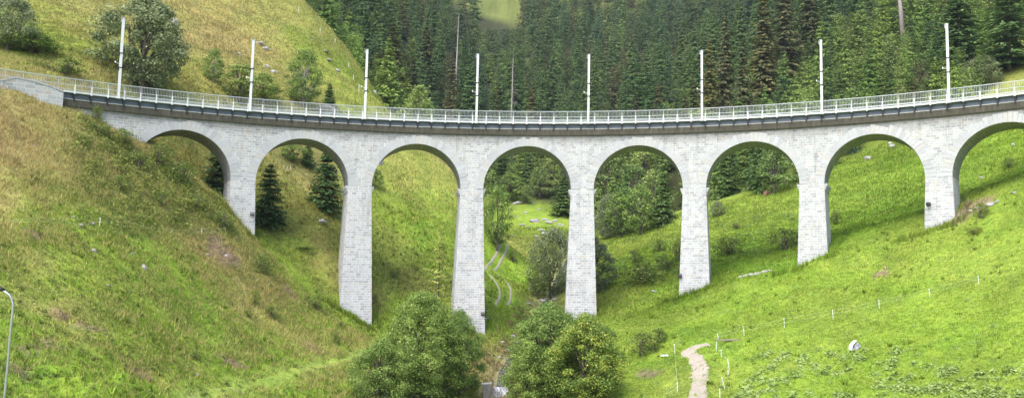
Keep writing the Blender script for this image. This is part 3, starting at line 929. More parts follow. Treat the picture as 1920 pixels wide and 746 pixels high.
P = {}
for i in range(3):
    P['spruce%d' % i] = spruce_proto(100 + i, 16, 3.3 + .3 * i, 32, 11, 12, .72, M['spruce'])
    P['brown%d' % i] = spruce_proto(110 + i, 26, 4.6 + .3 * i, 44, 11, 14, 1.0, M['spruce_brown'], ragged=.38, droop=.42)
    P['young%d' % i] = spruce_proto(120 + i, 10, 2.4, 26, 10, 10, .55, M['young'], droop=.05, ragged=.35)
    P['far%d' % i] = spruce_proto(130 + i, 18, 3.2 + .4 * i, 30, 10, 9, .95, M['spruce'] if i < 2 else M['spruce_brown'], ragged=.22, power=1.0)
    P['leaf%d' % i] = broad_proto(140 + i, 8, 6, 70, 60, .26, M['leaf'], clump=.26)
    P['light%d' % i] = broad_proto(150 + i, 8, 5, 60, 55, .24, M['leaflight'], clump=.26, narrow=.35)
    P['shrub%d' % i] = broad_proto(160 + i, 1.6, 2.4, 30, 38, .13, M['shrub'], base=.05, clump=.34, stems=3)
P['near_spruce0'] = spruce_proto(171, 8, 2.4, 32, 13, 16, .46, M['spruce'], base=.03, power=.72)
P['near_spruce1'] = spruce_proto(172, 8, 2.2, 30, 13, 16, .46, M['spruce'], base=.03, ragged=.35, power=.75)
P['willow'] = broad_proto(181, 10, 9, 170, 130, .24, M['leafgrey'], clump=.19, base=.06, stems=3, skew=.9)
P['willow2'] = broad_proto(182, 7, 8, 130, 110, .20, M['leafgrey'], clump=.22, base=.05, stems=3)
P['birch'] = broad_proto(183, 8, 6, 120, 90, .18, M['leaf'], bark='palebark', clump=.2, narrow=.35)

# --- the two thickets in the foreground
fg = [
 # px, top py, Y, width px, proto, label
 ('alder', (795, 541, 79), 190, broad_proto(201, 9, 8, 420, 210, .12, M['leaf'], clump=.15, base=.05, stems=3, narrow=.25), 'tallest rounded green bushy tree in front of the third pier, left of the stream'),
 ('alder', (863, 574, 82), 108, broad_proto(202, 8, 6, 210, 190, .12, M['leaf'], clump=.2, base=.06, stems=2), 'bushy green tree just left of the stream gap, right part of the left thicket'),
 ('alder', (715, 634, 76), 130, broad_proto(203, 6, 6, 210, 180, .12, M['leaf'], clump=.2, base=.05, stems=3), 'low dark green bush at the left end of the left thicket'),
 ('willow', (1030, 561, 80), 172, broad_proto(204, 8, 7, 300, 190, .115, M['leaf'], clump=.17, base=.04, stems=3), 'full rounded green bush right of the small waterfall'),
 ('maple', (1098, 584, 77), 150, broad_proto(205, 7, 6, 260, 190, .135, M['leafyellow'], clump=.18, base=.04, stems=2), 'dark green maple with yellowing leaves in the right thicket'),
 ('alder', (1064, 590, 81), 130, broad_proto(207, 7, 6, 200, 180, .12, M['leaf'], clump=.19, base=.04, stems=2), 'green bush between the rounded bush and the yellowing maple in the right thicket'),
 ('willow', (990, 640, 79), 90, broad_proto(206, 5, 4.4, 140, 170, .11, M['leaf'], clump=.22, base=.04, stems=3), 'small willow bush hanging beside the waterfall'),
]
for name, (px, py, Y), wpx, pr, lab in fg:
    loc, h = at_top(px, py, Y)
    plant(pr, name, (loc[0], loc[1], loc[2] - .2), h + .2, wpx * Y / F_PX, lab, 'tree')

# --- trees and bushes that stand alone
solo = [
 # name, category, proto, px, base (px down the photo), top, width px, nearest distance, label
 ('willow','tree','willow',262,172,-14,190,84,'huge grey-green willow behind the railing at upper left'),
 ('willow','tree','willow2',18,95,-10,120,84,'silvery bush at the top left corner of the photo'),
 ('shrub','shrub','leaf1',60,100,62,120,84,'dark green bush below the silvery one at upper left'),
 ('shrub','shrub','shrub1',120,142,108,90,84,'low dark bush close behind the railing at the far left'),
 ('birch','tree','birch',400,155,90,50,84,'small roundish grey-green tree between the first two masts'),
 ('alder','tree','light0',448,192,116,90,90,'light green bushy tree behind the second mast'),
 ('alder','tree','leaf2',492,196,136,80,90,'darker green bush right of the second mast'),
 ('birch','tree','birch',568,200,90,86,95,'airy pale green birch on the slope behind the railing'),
 ('spruce','tree','near_spruce0',617,204,155,32,95,'small lone dark spruce behind the railing, right of the birch'),
 ('alder','tree','leaf0',548,305,262,52,100,'dark rounded bush at the top of the second arch'),
 ('spruce','tree','near_spruce1',576,312,266,36,100,'crooked thin young spruce in the second arch'),
 ('shrub','shrub','leaf2',703,354,312,32,100,'dark bush beside a white rock at the left edge of the third arch'),
 ('birch','tree','light1',986,382,346,40,150,'small pale tree at the head of the rocky pasture'),
 ('alder','tree','leaf1',932,470,345,66,120,'dark leafy tree beside the cart track, right of the third pier'),
 ('willow','tree','willow2',1036,556,424,105,105,'silvery grey willow behind the fourth pier, left side'),
 ('willow','tree','willow',1110,552,440,84,105,'grey-green willow showing just right of the fourth pier'),
 ('willow','tree','willow2',1142,446,362,66,120,'pale willow at the left of the grove behind the fifth arch'),
 ('alder','tree','leaf1',1165,446,350,74,120,'tall dark rounded tree in the middle of the grove behind the fifth arch'),
 ('alder','tree','leaf2',1200,440,345,76,120,'olive green rounded tree at the right of the grove behind the fifth arch'),
 ('spruce','tree','near_spruce0',1243,420,322,56,120,'broad dark spruce at the right side of the fifth arch'),
 ('spruce','tree','near_spruce1',1056,404,330,60,120,'dark spruce partly behind the left side of the fourth pier'),
 ('alder','tree','light2',1012,372,312,60,150,'light green crown in the middle of the fourth arch'),
 ('alder','tree','leaf0',955,378,322,66,150,'dense green crown at the left of the fourth arch'),
 ('alder','tree','light0',1034,368,290,60,150,'pale green crown high in the fourth arch'),
 ('willow','tree','willow2',1345,406,376,32,120,'light bush at the forest edge just right of the fifth pier'),
 ('birch','tree','light1',1730,178,98,74,110,'olive light green tree left of the last mast'),
 ('birch','tree','willow2',1843,165,104,84,110,'sparse yellowish tree right of the last mast'),
 ('birch','tree','light2',1540,215,150,50,110,'pale green young tree beside the second mast from the right'),
 ('spruce','tree','spruce0',1800,150,-50,130,110,'tall broad spruce behind the last mast'),
 ('spruce','tree','spruce1',1893,132,-60,140,110,'large dark spruce at the right edge of the photo'),
]
for name, cat, pk, px, pb, pt, wpx, near, lab in solo:
    loc, h = at_base(px, pb, pt, near)
    plant(P[pk], name, loc, max(h, .8), wpx * loc[1] / F_PX, lab, cat)
based = [
 ('spruce','tree','near_spruce0',408,380,255,84,'dark spruce standing in the first arch beside the pier'),
 ('spruce','tree','near_spruce1',502,424,304,74,'dark spruce just right of the leftmost pier'),
 ('spruce','tree','near_spruce0',609,392,274,80,'broad green spruce in the right half of the second arch'),
 ('shrub','shrub','shrub0',572,522,476,46,'round green shrub on the slope left of the second pier'),
 ('shrub','shrub','shrub1',590,578,548,40,'green shrub nearest the foot of the second pier'),
 ('shrub','shrub','shrub2',478,568,542,28,'small dark shrub on the green bank below the dirt scar'),
 ('shrub','shrub','shrub0',508,596,572,44,'wide low shrub below the small dark one on the bank'),
 ('shrub','shrub','shrub1',465,595,576,20,'tiny dark bush on the bank at the left of the wide low shrub'),
 ('shrub','shrub','shrub2',628,646,622,24,'dark shrub where the grass track meets the bank'),
 ('shrub','shrub','shrub1',640,612,600,22,'little shrub below the foot of the second pier'),
 ('shrub','shrub','shrub0',365,674,656,32,'lone dark green shrub low on the left bank'),
 ('shrub','shrub','shrub0',490,510,478,40,'leafy shrub to the right of the dirt scar'),
 ('shrub','shrub','shrub1',739,520,502,20,'small dark bush on the green slope between second and third pier'),
 ('shrub','shrub','shrub2',778,506,498,15,'tiny bush higher on the slope between second and third pier'),
 ('shrub','shrub','shrub0',1210,530,498,70,'wide brownish shrub on the spur between fourth and fifth pier'),
 ('shrub','shrub','shrub1',1252,505,482,40,'shrub in front of the fifth pier on the spur'),
 ('shrub','shrub','shrub2',1190,492,470,26,'small olive shrub up on the spur right of the willow'),
 ('shrub','shrub','shrub0',1237,470,452,26,'small shrub high on the spur left of the fifth pier'),
 ('shrub','shrub','shrub1',1272,488,450,26,'pale flowering bush touching the left of the fifth pier'),
 ('shrub','shrub','shrub2',1368,478,448,50,'dark shrub just right of the fifth pier'),
 ('shrub','shrub','shrub0',1472,470,436,64,'wide dark shrub left of the sixth pier'),
 ('shrub','shrub','shrub1',1382,430,418,24,'small shrub on the pasture behind the sixth arch'),
 ('shrub','shrub','shrub2',1568,420,398,22,'dark shrub just right of the sixth pier'),
 ('shrub','shrub','shrub1',1590,482,462,26,'pale low plant on the meadow right of the sixth pier'),
 ('shrub','shrub','shrub0',1204,662,628,60,'dark low shrub on the meadow right of the foreground thicket'),
 ('shrub','shrub','shrub2',1236,642,618,34,'smaller shrub up the slope from the dark low one'),
 ('shrub','shrub','shrub1',1826,440,424,26,'little dark shrub on the meadow right of the last pier'),
 ('shrub','shrub','shrub2',1893,316,298,22,'tiny bush on the pasture behind the last arch'),
 ('shrub','shrub','shrub0',1838,408,384,30,'light green shrub among stones at the foot of the last pier'),
 ('shrub','shrub','shrub1',1008,560,500,44,'tangled low bush on the stream bank left of the fourth pier'),
 ('shrub','shrub','shrub2',985,620,580,50,'brownish bush on the stream bank behind the right thicket'),
 ('shrub','shrub','shrub0',1030,640,585,40,'dark bush at the foot of the fourth pier'),
 ('shrub','shrub','shrub0',960,490,470,26,'shrub beside the upper bend of the cart track'),
 ('shrub','shrub','shrub1',190,255,225,40,'bright green shrub at the top of the bank under the railing'),
 ('shrub','shrub','shrub0',180,228,198,24,'leafy sprout against the stone at the left end of the wall'),
 ('shrub','shrub','shrub2',232,272,240,48,'dense green bush against the viaduct wall left of the first arch'),
 ('shrub','shrub','shrub1',300,305,265,60,'light green bush at the left foot of the first arch'),
 ('shrub','shrub','shrub0',345,345,305,60,'tall leafy bush on the bank in front of the first arch'),
 ('shrub','shrub','shrub2',262,318,285,50,'light green bush on the ochre bank, left of the first arch'),
 ('shrub','shrub','shrub1',420,430,392,44,'dark shrub at the foot of the leftmost pier'),
 ('shrub','shrub','shrub2',300,385,355,40,'yellow-green bush in the middle of the bank below the first arch'),
 ('shrub','shrub','shrub0',225,355,330,34,'round green bush on the ochre bank'),
 ('shrub','shrub','shrub1',370,392,360,44,'green bush on the bank just left of the leftmost pier'),
]
for name, cat, pk, px, pb, pt, wpx, lab in based:
    loc, h = at_base(px, pb, pt, 103 if (pb < 530 and 400 < px and not (470 < px < 520 and pb > 500) and not (px > 1700 and pb > 330) and px != 420) else 46)
    if px > 1130 and cat == 'shrub': wpx *= 1.25; h *= 1.2
    plant(P[pk], name, loc, max(h, .3), wpx * loc[1] / F_PX, lab, cat, None, None, 'trunk' if cat == 'tree' else 'stem')

# --- thin larch in front of the third pier
rng = np.random.default_rng(5)
v, f, ti = spruce_cards(7, 1.5, 190, 1, 7, .20, rng, droop=.0, ragged=.6, base=.12)
lm = leaf_obj_mesh('crown', v, f, ti, M['larch'])
parts = [([(0, 0, -.6), (0, 0, 4), (.05, 0, 7)], [.07, .05, .01])]
for i in range(60):
    z = .9 + 6 * rng.random(); a = rng.random() * 6.28; L_ = 1.5 * (1 - z / 7.2)**.8
    parts.append(([(0, 0, z), (L_ * math.cos(a), L_ * math.sin(a), z - .1 + .2 * L_)], [.014, .005]))
ltm = tube_mesh('trunk', parts, M['bark'], 4)
loc, h = at_top(826, 425, 92)
plant((lm, ltm, 7, 1.5), 'larch', loc, h, 105 * 92 / F_PX, 'thin yellowish young larch standing left of the third pier', 'tree')

# --- dead trees
def snag(px, ytop, Y, r, lab, lean=0.0, hh=None, seed=1):
    rng = np.random.default_rng(seed)
    loc, h = at_top(px, ytop, Y)
    root = empty('dead_tree', loc); tag(root, lab, 'tree', 'bare dead trees in the forest')
    mb = MB(); mb.tube([(0, 0, -.6), (lean * .3, 0, h * .4), (lean, 0, h)], [r, r * .7, .03], 8); mb.build('trunk', M['deadwood'], root, True)
    mb = MB()
    for i in range(26):
        z = h * (.25 + .7 * rng.random()); a = rng.random() * 6.28; L_ = (.8 + 1.6 * rng.random()) * (1 - z / h * .6) * h / 18
        x0 = lean * z / h
        mb.tube([(x0, 0, z), (x0 + L_ * .6 * math.cos(a), L_ * .6 * math.sin(a), z - .1), (x0 + L_ * math.cos(a), L_ * math.sin(a), z - .5 * L_)], [.05, .03, .01], 4)
    mb.build('branches', M['deadwood'], root)
snag(1690, -90, 203, .62, 'thick bare grey dead trunk above the viaduct at upper right', -1.6, seed=2)
snag(857, 25, 250, .35, 'pale dead spruce trunk between the third and fourth masts', .5, seed=3)
snag(961, 100, 245, .28, 'thin bleached dead spruce just right of the fourth mast', .2, seed=4)

# --- the tall spruces that stand out
tall = [(1300,140,188,70,'brown2'),(1330,70,195,80,'brown0'),(1358,20,200,90,'brown1'),(1392,70,190,84,'brown2'),(1432,-30,215,100,'brown0'),(1470,-60,222,110,'brown1'),(1515,-50,235,100,'brown2'),(1285,175,205,60,'brown0'),
        (738,40,205,110,'brown0'),(712,90,198,84,'brown1'),(775,110,212,80,'brown2'),(690,20,222,60,'spruce0'),(800,45,255,80,'brown1'),(850,110,232,70,'brown2'),(935,150,226,60,'brown0'),
        (1000,150,240,60,'brown1'),(1190,170,232,60,'brown2'),(1235,150,226,60,'brown0'),(1140,190,228,60,'spruce1')]
for px, py, Y, wpx, pk in tall:
    loc, h = at_top(px, py, Y)
    if h < 6: continue
    right = px > 1280
    plant(P[pk], 'spruce', loc, h, wpx * Y / F_PX * .8, 'tall brown-tinged spruce laden with cones, right of the sixth mast' if right else 'tall dark spruce standing out of the forest behind the middle of the viaduct',
          'tree', 'cone-laden tall spruces at right' if right else 'tall spruces behind the middle of the viaduct')

# --- the forest
RIDGE = np.array([atY(*p)[:2] for p in [(470,-60,172),(570,0,172),(640,80,168),(680,140,165),(705,190,160),(760,240,153),(835,292,146),(880,350,140),(905,400,136)]])
def forest_trees():
    out = []
    rng = random.Random(3)
    y = 140.0
    while y < 760:
        sp = 4.6 if y < 190 else (6.6 if y < 300 else (7.2 if y < 450 else 8.0))
        x = -y * .62 - 10
        while x < y * .62 + 30:
            X = x + rng.uniform(-.45, .45) * sp; Y = y + rng.uniform(-.45, .45) * sp
            x += sp
            Z = hz1(X, Y)
            px, py, d = proj(X, Y, Z)
            if px < 480 or px > 2060 or py < -120: continue
            # beyond the grassy ridge of the left hill
            k = int(np.argmin(np.hypot(RIDGE[:, 0] - X, RIDGE[:, 1] - Y)))
            yr = np.interp(X, RIDGE[:, 0], RIDGE[:, 1])
            if X < RIDGE[-1, 0] and Y < yr + 7: continue
            if px < 930 and Y < 176 and X >= RIDGE[-1, 0]: continue
            # rocky pasture and track in the valley
            if 890 < px < 1100 and Y < 203: continue
            if 1095 < px <= 1300 and Y < 172: continue
            if px > 1300 and Y < 148 + 6 * math.sin(px * .02): continue
            if px > 1860 and Y < 172: continue
            # clearings on the far slope
            tp = py - 20 / d * F_PX
            low = None
            if 893 + max(0, tp) * .3 < px < 988 - max(0, 20 - tp) * .2 and Y > 290 and py - 27 / d * F_PX < 46:
                low = (py - 50) * d / F_PX
                if low < 5: continue
            if 845 < px < 895 and Y > 330 and tp < 24 and rng.random() < .75: continue
            if 1668 < px < 1720 and 190 < Y < 207: continue
            if 880 < px < 905 and py < 20 and Y > 350 and rng.random() < .6: continue
            if 1000 < px < 1030 and 160 < py < 260 and rng.random() < .8: continue
            if px < 860 and py < -10 and Y > 400 and rng.random() < .3: continue
            if rng.random() < .07: continue
            if px > 1470 and Y < 225:
                kind = 'young' if rng.random() < .55 else ('light' if rng.random() < .6 else 'spruce')
                h = rng.uniform(6, 12) * (1 + (Y - 150) / 160)
            elif px < 905 and Y < 222 + 12 * math.sin(px * .03):
                kind = 'young' if rng.random() < .6 else ('light' if rng.random() < .45 else 'spruce'); h = rng.uniform(7, 14)
            elif Y < 235:
                kind = 'light' if rng.random() < .35 else ('young' if rng.random() < .4 else 'spruce'); h = rng.uniform(8, 15)
            else:
                kind = 'far'; h = rng.choice((rng.uniform(9, 15), rng.uniform(15, 21), rng.uniform(19, 26))) * (1 if Y < 290 else .80)
                if rng.random() < .08: h *= .6; kind = 'light'
            if kind in ('light',): h = min(h, 14) * .88
            if low is not None: h = min(h, low)
            out.append((X, Y, Z - .3, h, kind, px, py, d))
        y += sp
    return out
FT = forest_trees()
def top_visible(t):
    X, Y, Z, h = t[:4]
    n = 50
    f_ = np.linspace(.25, .985, n)
    zt = Z + h * .85
    g = hz(X * f_, Y * f_)
    return bool(np.all(g < zt * f_ + .3))
vis = [t for t in FT if top_visible(t) and -40 < t[5] < 1960 and t[6] - t[3] / t[7] * F_PX < 760]
def score(t): return t[3] / t[7] - (1 if not (t[6] - t[3] / t[7] * F_PX < 215 or t[6] > 260) else 0) * .01
vis.sort(key=score, reverse=True)
near = vis[:285]; nearset = set(id(t) for t in near)
rest = [t for t in FT if id(t) not in nearset]
LB = {'young': ('light green young spruce in the thicket on the slope behind the viaduct', 'young spruces in the thicket behind the viaduct'),
      'light': ('small light green broadleaf tree scattered among the forest spruces', 'broadleaf trees among the spruces'),
      'spruce': ('dark green spruce in the forest just beyond the pasture', 'dark spruces at the forest edge'),
      'far': ('dark spruce on the higher forest slope beyond the valley', 'spruces on the far forest slope')}
NM = {'young': 'young_spruce', 'light': 'broadleaf_tree', 'spruce': 'spruce', 'far': 'spruce'}
WR = {'young': .38, 'light': .66, 'spruce': .32, 'far': .28}
protos_far = P
for t in near:
    X, Y, Z, h, kind = t[:5]
    pk = ('spruce' if kind == 'far' and Y < 300 else kind) + str(random.randrange(3))
    plant(P[pk], NM[kind], (X, Y, Z), h, h * WR[kind] * random.uniform(.85, 1.2), LB[kind][0], 'tree', LB[kind][1])
def forest_mass(items, name, mat, per):
    vs = []; fs = []; ts = []; n = 0
    rng = np.random.default_rng(9)
    bank = [spruce_cards(1, .19, 24, 9, 6, .064, np.random.default_rng(300 + i), ragged=.2, power=1.05) for i in range(5)]
    bank2 = [spruce_cards(1, .195, 30, 10, 8, .054, np.random.default_rng(320 + i), ragged=.25, power=.95) for i in range(4)]
    for (X, Y, Z, h, kind, px, py, d) in items:
        bk = bank2 if Y < 300 else bank
        v, f, ti = bk[rng.integers(len(bk))]
        a = rng.random() * 6.28; c_, s_ = math.cos(a), math.sin(a)
        w_ = h * rng.uniform(.62, .95) * (1.5 if kind == 'light' else 1)
        q = np.empty_like(v); q[:, 0] = (v[:, 0] * c_ - v[:, 1] * s_) * w_ + X; q[:, 1] = (v[:, 0] * s_ + v[:, 1] * c_) * w_ + Y; q[:, 2] = v[:, 2] * h + Z
        vs.append(q); fs.append(f + n); n += len(v)
        pal = FPAL[kind if kind in FPAL else 'far']; c0 = np.array(pal[rng.integers(len(pal))]) * rng.uniform(.8, 1.25)
        cc = c0[None] * (.55 + .95 * ti[:, None])
        ts.append(np.concatenate([cc, np.ones((len(cc), 1))], 1))
    me = np_mesh(name, np.concatenate(vs), np.concatenate(fs), mat, False, {'Col': ('FACE', np.concatenate(ts))})
    o = put(DATA.objects.new(name, me)); tag(o, 'dense dark spruce forest covering the far mountain slope', 'forest', kind='stuff')
FPAL = {'far': [(.105, .165, .065), (.090, .150, .075), (.125, .175, .065), (.150, .155, .070), (.095, .14, .065), (.15, .22, .075)],
        'light': [(.28, .38, .11), (.24, .33, .09)], 'young': [(.23, .34, .08), (.19, .28, .07), (.24, .31, .10)]}
def needle_mat():
    t = NT('forest_needles'); at = t.n('Attribute', _attribute_name='Col')
    d = t.n('BsdfDiffuse', Color=at.outputs['Color']); tr = t.n('BsdfTranslucent', Color=at.outputs['Color'])
    mx = t.n('MixShader', Fac=.25); t.link(d.outputs[0], mx.inputs[1]); t.link(tr.outputs[0], mx.inputs[2])
    return t.out(mx.outputs[0])
forest_mass(rest, 'spruce_forest', needle_mat(), 1)

# ------------------------------------------------------------------ grass and herbs (stuff)
def scatter(n, x0, x1, y0, y1, rng, margin=60):
    X = rng.uniform(x0, x1, n); Y = rng.uniform(y0, y1, n); Z = hz(X, Y)
    px, py, d = proj(X, Y, Z)
    k = (px > -margin) & (px < 1920 + margin) & (py > 0) & (py < 746 + margin * 1.5)
    return X[k], Y[k], Z[k]
PATHS = []      # filled below: polylines kept free of grass
def near_paths(X, Y):
    m = np.zeros(len(X), bool)
    for pts, wd in PATHS: m |= seg_dist(X, Y, pts) < wd
    return m
path_pts = [ground_hit(*p) for p in [(1312,760),(1308,735),(1312,705),(1313,685),(1302,668),(1288,660),(1300,652),(1330,646)]]
rut1 = [ground_hit(*p) for p in [(909,507),(920,490),(932,474),(938,460)]]
rut2 = [ground_hit(*p) for p in [(925,507),(938,490),(950,470),(953,459)]]
rut3 = [ground_hit(*p) for p in [(918,515),(932,530),(938,548),(936,562),(929,571)]]
rut4 = [ground_hit(*p) for p in [(934,514),(950,528),(958,545),(958,560),(951,572)]]
PATHS += [(TRK, .45), (path_pts, .55), (rut1, .35), (rut2, .35), (rut3, .35), (rut4, .35), (STREAM, .7)]

def blades(X, Y, Z, cols, hgt, wid, nb, rng, lean=.5):
    n = len(X) * nb
    X = np.repeat(X, nb) + rng.normal(0, .07, n); Y = np.repeat(Y, nb) + rng.normal(0, .07, n); Z = np.repeat(Z, nb) - .03
    hh = np.repeat(hgt, nb) * rng.uniform(.5, 1.2, n); ww = wid * rng.uniform(.6, 1.3, n)
    a = rng.random(n) * 6.283; b = rng.random(n) * 6.283; l = hh * lean * rng.random(n)
    p0 = np.stack([X - np.cos(a) * ww, Y - np.sin(a) * ww, Z], 1); p1 = np.stack([X + np.cos(a) * ww, Y + np.sin(a) * ww, Z], 1)
    p2 = np.stack([X + np.cos(b) * l, Y + np.sin(b) * l, Z + hh], 1)
    v = np.stack([p0, p1, p2], 1).reshape(-1, 3)
    c4 = np.repeat(cols, nb, 0) * rng.uniform(.55, 1.5, n)[:, None]
    return v, np.arange(n * 3).reshape(-1, 3), np.concatenate([np.clip(c4, 0, 1), np.ones((n, 1))], 1)

rng = np.random.default_rng(77)
def grass(name, label, n, box, hgt, wid, nb, keep=None, tintf=None, lean=.5):
    X, Y, Z = scatter(n, *box, rng)
    k = ~near_paths(X, Y)
    if keep is not None: k &= keep(X, Y)
    X, Y, Z = X[k], Y[k], Z[k]
    cl = col_at(X, Y).copy()
    if tintf: cl = tintf(cl, X, Y)
    patch = .45 + 1.1 * fbm(X, Y, 2.2, 3, 15)
    v, f, c4 = blades(X, Y, Z, cl, hgt * patch, wid, nb, rng, lean)
    me = np_mesh(name, v, f, M['grass'], False, {'Col': ('FACE', c4)})
    o = put(DATA.objects.new(name, me)); tag(o, label, 'grass', kind='stuff')
def drier(c, X, Y):
    m = (rng.random(len(X)) < np.clip(.22 - X * .010, .05, .34))[:, None]
    return np.where(m, c * .55 + TAN * .6, c)
grass('bank_grass', 'uneven grazed alpine grass covering the left bank and valley bottom', 150000, (-56, 6, 47, 112), .21, .030, 4, tintf=drier)
grass('meadow_grass', 'short fresh green grass of the right meadow', 150000, (6, 60, 47, 112), .13, .024, 5, tintf=drier)
grass('slope_grass', 'coarse grass on the slopes behind the viaduct', 170000, (-75, 75, 98, 175), .30, .05, 3, keep=lambda X, Y: (Y < 150) | (X < 25), tintf=drier)
grass('dry_grass', 'long bleached straw-coloured grass tufts on the left bank', 60000, (-54, -10, 52, 96), .42, .022, 4,
      keep=lambda X, Y: fbm(X, Y, 3, 4, 171) + rng.normal(0, .12, len(X)) + np.clip((Y - 74) / 60, -.2, .2) > .55, tintf=lambda c, X, Y: c * .5 + TAN * .7, lean=1.1)

def tussock_keep(X, Y): return (fbm(X, Y, 6, 3, 141) > .47) & ((X < 6) | (rng.random(len(X)) < .4))
def darker(c, X, Y): return c * rng.uniform(.45, 1.5, len(X))[:, None]
grass('tussocks', 'darker and paler tussocks standing out of the grazed turf', 9000, (-56, 60, 47, 125), .34, .05, 14, keep=tussock_keep, tintf=darker, lean=.9)
pcs = []
for j in range(1, len(cols) - 1):
    sa, sb = cols[j]
    for q in range(90):
        u = rng.random() * 2.6 - .8; side = rng.random()
        s_, r_ = ((sa - .9 + u * 2.4, RF - 1.0 - rng.random() * .5) if side < .6 else (sb + .9 + rng.random() * .4, RF - .8 + rng.random() * 5))
        p_ = bp(s_, r_, 0); pcs.append((p_[0], p_[1]))
pcs = np.array(pcs); pz = hz(pcs[:, 0], pcs[:, 1])
v_, f_, c_ = blades(pcs[:, 0], pcs[:, 1], pz, col_at(pcs[:, 0], pcs[:, 1]) * .9, np.full(len(pcs), .75), .035, 12, rng, .6)
o = put(DATA.objects.new('pier_foot_grass', np_mesh('pier_foot_grass', v_, f_, M['grass'], False, {'Col': ('FACE', c_)})))
tag(o, 'longer grass growing against the feet of the viaduct piers', 'grass', kind='stuff')

# leafy undergrowth on the left bank near the viaduct, and broad leaves low in the right meadow
def herbs(name, label, cat, centres, nper, rad, ls, mat, hgt):
    n = len(centres) * nper
    c = np.repeat(np.array(centres), nper, 0)
    d = rng.normal(0, 1, (n, 3)); d[:, 2] = np.abs(d[:, 2])
    r_ = np.repeat(rng.uniform(.5, 1.2, len(centres)), nper) * rad
    x = c[:, 0] + d[:, 0] * r_ * .6; y = c[:, 1] + d[:, 1] * r_ * .6
    z = hz(x, y) + rng.random(n) * hgt * np.exp(-(d[:, 0]**2 + d[:, 1]**2) * .4)
    nrm = rng.normal(0, .55, (n, 3)) + np.array([0, -.25, 1.0])
    s_ = ls * rng.uniform(.6, 1.4, n)
    v, f = cards(np.stack([x, y, z], 1), np.cross(nrm, rng.normal(0, 1, (n, 3))), nrm, s_, s_ * .6)
    ti = np.clip(rng.random(n) * .6 + np.repeat(rng.random(len(centres)), nper) * .4, 0, 1)
    o = put(DATA.objects.new(name, leaf_obj_mesh(name, v, f, ti, mat))); tag(o, label, cat, kind='stuff')
cs = []
for i in range(360):
    px = rng.uniform(140, 440); py = 215 + (px - 150) * .62 + abs(rng.normal(0, 95))
    if py > 440: continue
    g = ground_hit(px, py, 60, 110)
    if g[1] < 108: cs.append(g)
herbs('undergrowth', 'leafy brambles and herbs mixed into the ochre bank left of the first pier', 'undergrowth', cs, 80, .75, .17, M['bramble'], 1.0)
cs = []
for i in range(150):
    px = rng.uniform(1370, 1920); py = 746 - abs(rng.normal(0, 34))
    if fbm(np.array([px]), np.array([py * 2.5]), 70, 3, 8)[0] < .45: continue
    cs.append(ground_hit(px, py))
for i in range(40):
    cs.append(ground_hit(rng.uniform(1420, 1700), 655 + rng.random() * 50))
herbs('dock_plants', 'patches of broad pale green leaves low in the right meadow', 'plants', cs, 42, .45, .24, M['dock'], .3)
cs = [ground_hit(rng.uniform(0, 700), rng.uniform(440, 746), 46, 110) for i in range(520)]
herbs('weeds', 'small leafy weeds scattered over the left bank', 'plants', cs, 26, .28, .13, M['shrub'], .25)
cs = [ground_hit(rng.uniform(1160, 1920), rng.uniform(480, 746), 46, 110) for i in range(260)]
herbs('meadow_herbs', 'small darker herb patches scattered over the right meadow', 'plants', cs, 30, .35, .11, M['dock'], .15)
cs = [ground_hit(rng.normal(985, 45), rng.uniform(575, 735), 60, 130) for i in range(110)]
herbs('streamside_plants', 'reddish dry stalks and weeds along the stream gully', 'plants', cs, 60, .5, .16, foliage('dry_streamside_leaves', (.12, .08, .04), (.24, .17, .08), (.36, .30, .14), .2, 0), .5)
cs = [ground_hit(rng.uniform(1130, 1290), rng.uniform(440, 540), 100, 160) for i in range(60)] + [ground_hit(rng.uniform(1340, 1500), rng.uniform(400, 480), 100, 150) for i in range(60)]
herbs('heather', 'dark low heath scrub on the spur behind the viaduct', 'plants', cs, 70, .8, .18, M['leaf'], .7)

# ------------------------------------------------------------------ paths, stream, rocks, fences
def ribbon(name, pts, w0, w1, mat, lift=.05, sub=8, kind='structure'):
    P3 = [np.array(p) for p in pts]; fine = []
    for a, b in zip(P3[:-1], P3[1:]):
        for i in range(sub): fine.append(a + (b - a) * i / sub)
    fine.append(P3[-1])
    fine = np.array(fine)
    for _ in range(6): fine[1:-1] = (fine[:-2] + fine[2:]) / 4 + fine[1:-1] / 2
    n = len(fine); vs = []
    for i in range(n):
        d = fine[min(i+1, n-1)] - fine[max(i-1, 0)]; q = np.array([d[1], -d[0]]); q /= np.linalg.norm(q)
        w_ = (w0 + (w1 - w0) * i / n) * (1 + .6 * (fbm(np.array([i * .9]), np.array([3.]), 1.6, 3, 7)[0] - .5))
        for k in range(-2, 3):
            x, y = fine[i][0] + q[0] * w_ * k / 4, fine[i][1] + q[1] * w_ * k / 4
            vs.append((x, y, hz1(x, y) + lift - (.06 if abs(k) == 2 else 0)))
    fs = [(i*5+k, i*5+k+1, (i+1)*5+k+1, (i+1)*5+k) for i in range(n-1) for k in range(4)]
    o = put(DATA.objects.new(name, np_mesh(name, vs, fs, mat, True)))
    if kind: o['kind'] = kind
    return o
ribbon('gravel_path', path_pts, 1.75, 1.3, M['gravel'], .035, 16)
for rt in (rut1, rut2, rut3, rut4): ribbon('cart_track', rt, .30, .30, M['gravel'], .05)
ribbon('stream', STREAM, .75, .5, M['water'], .10)

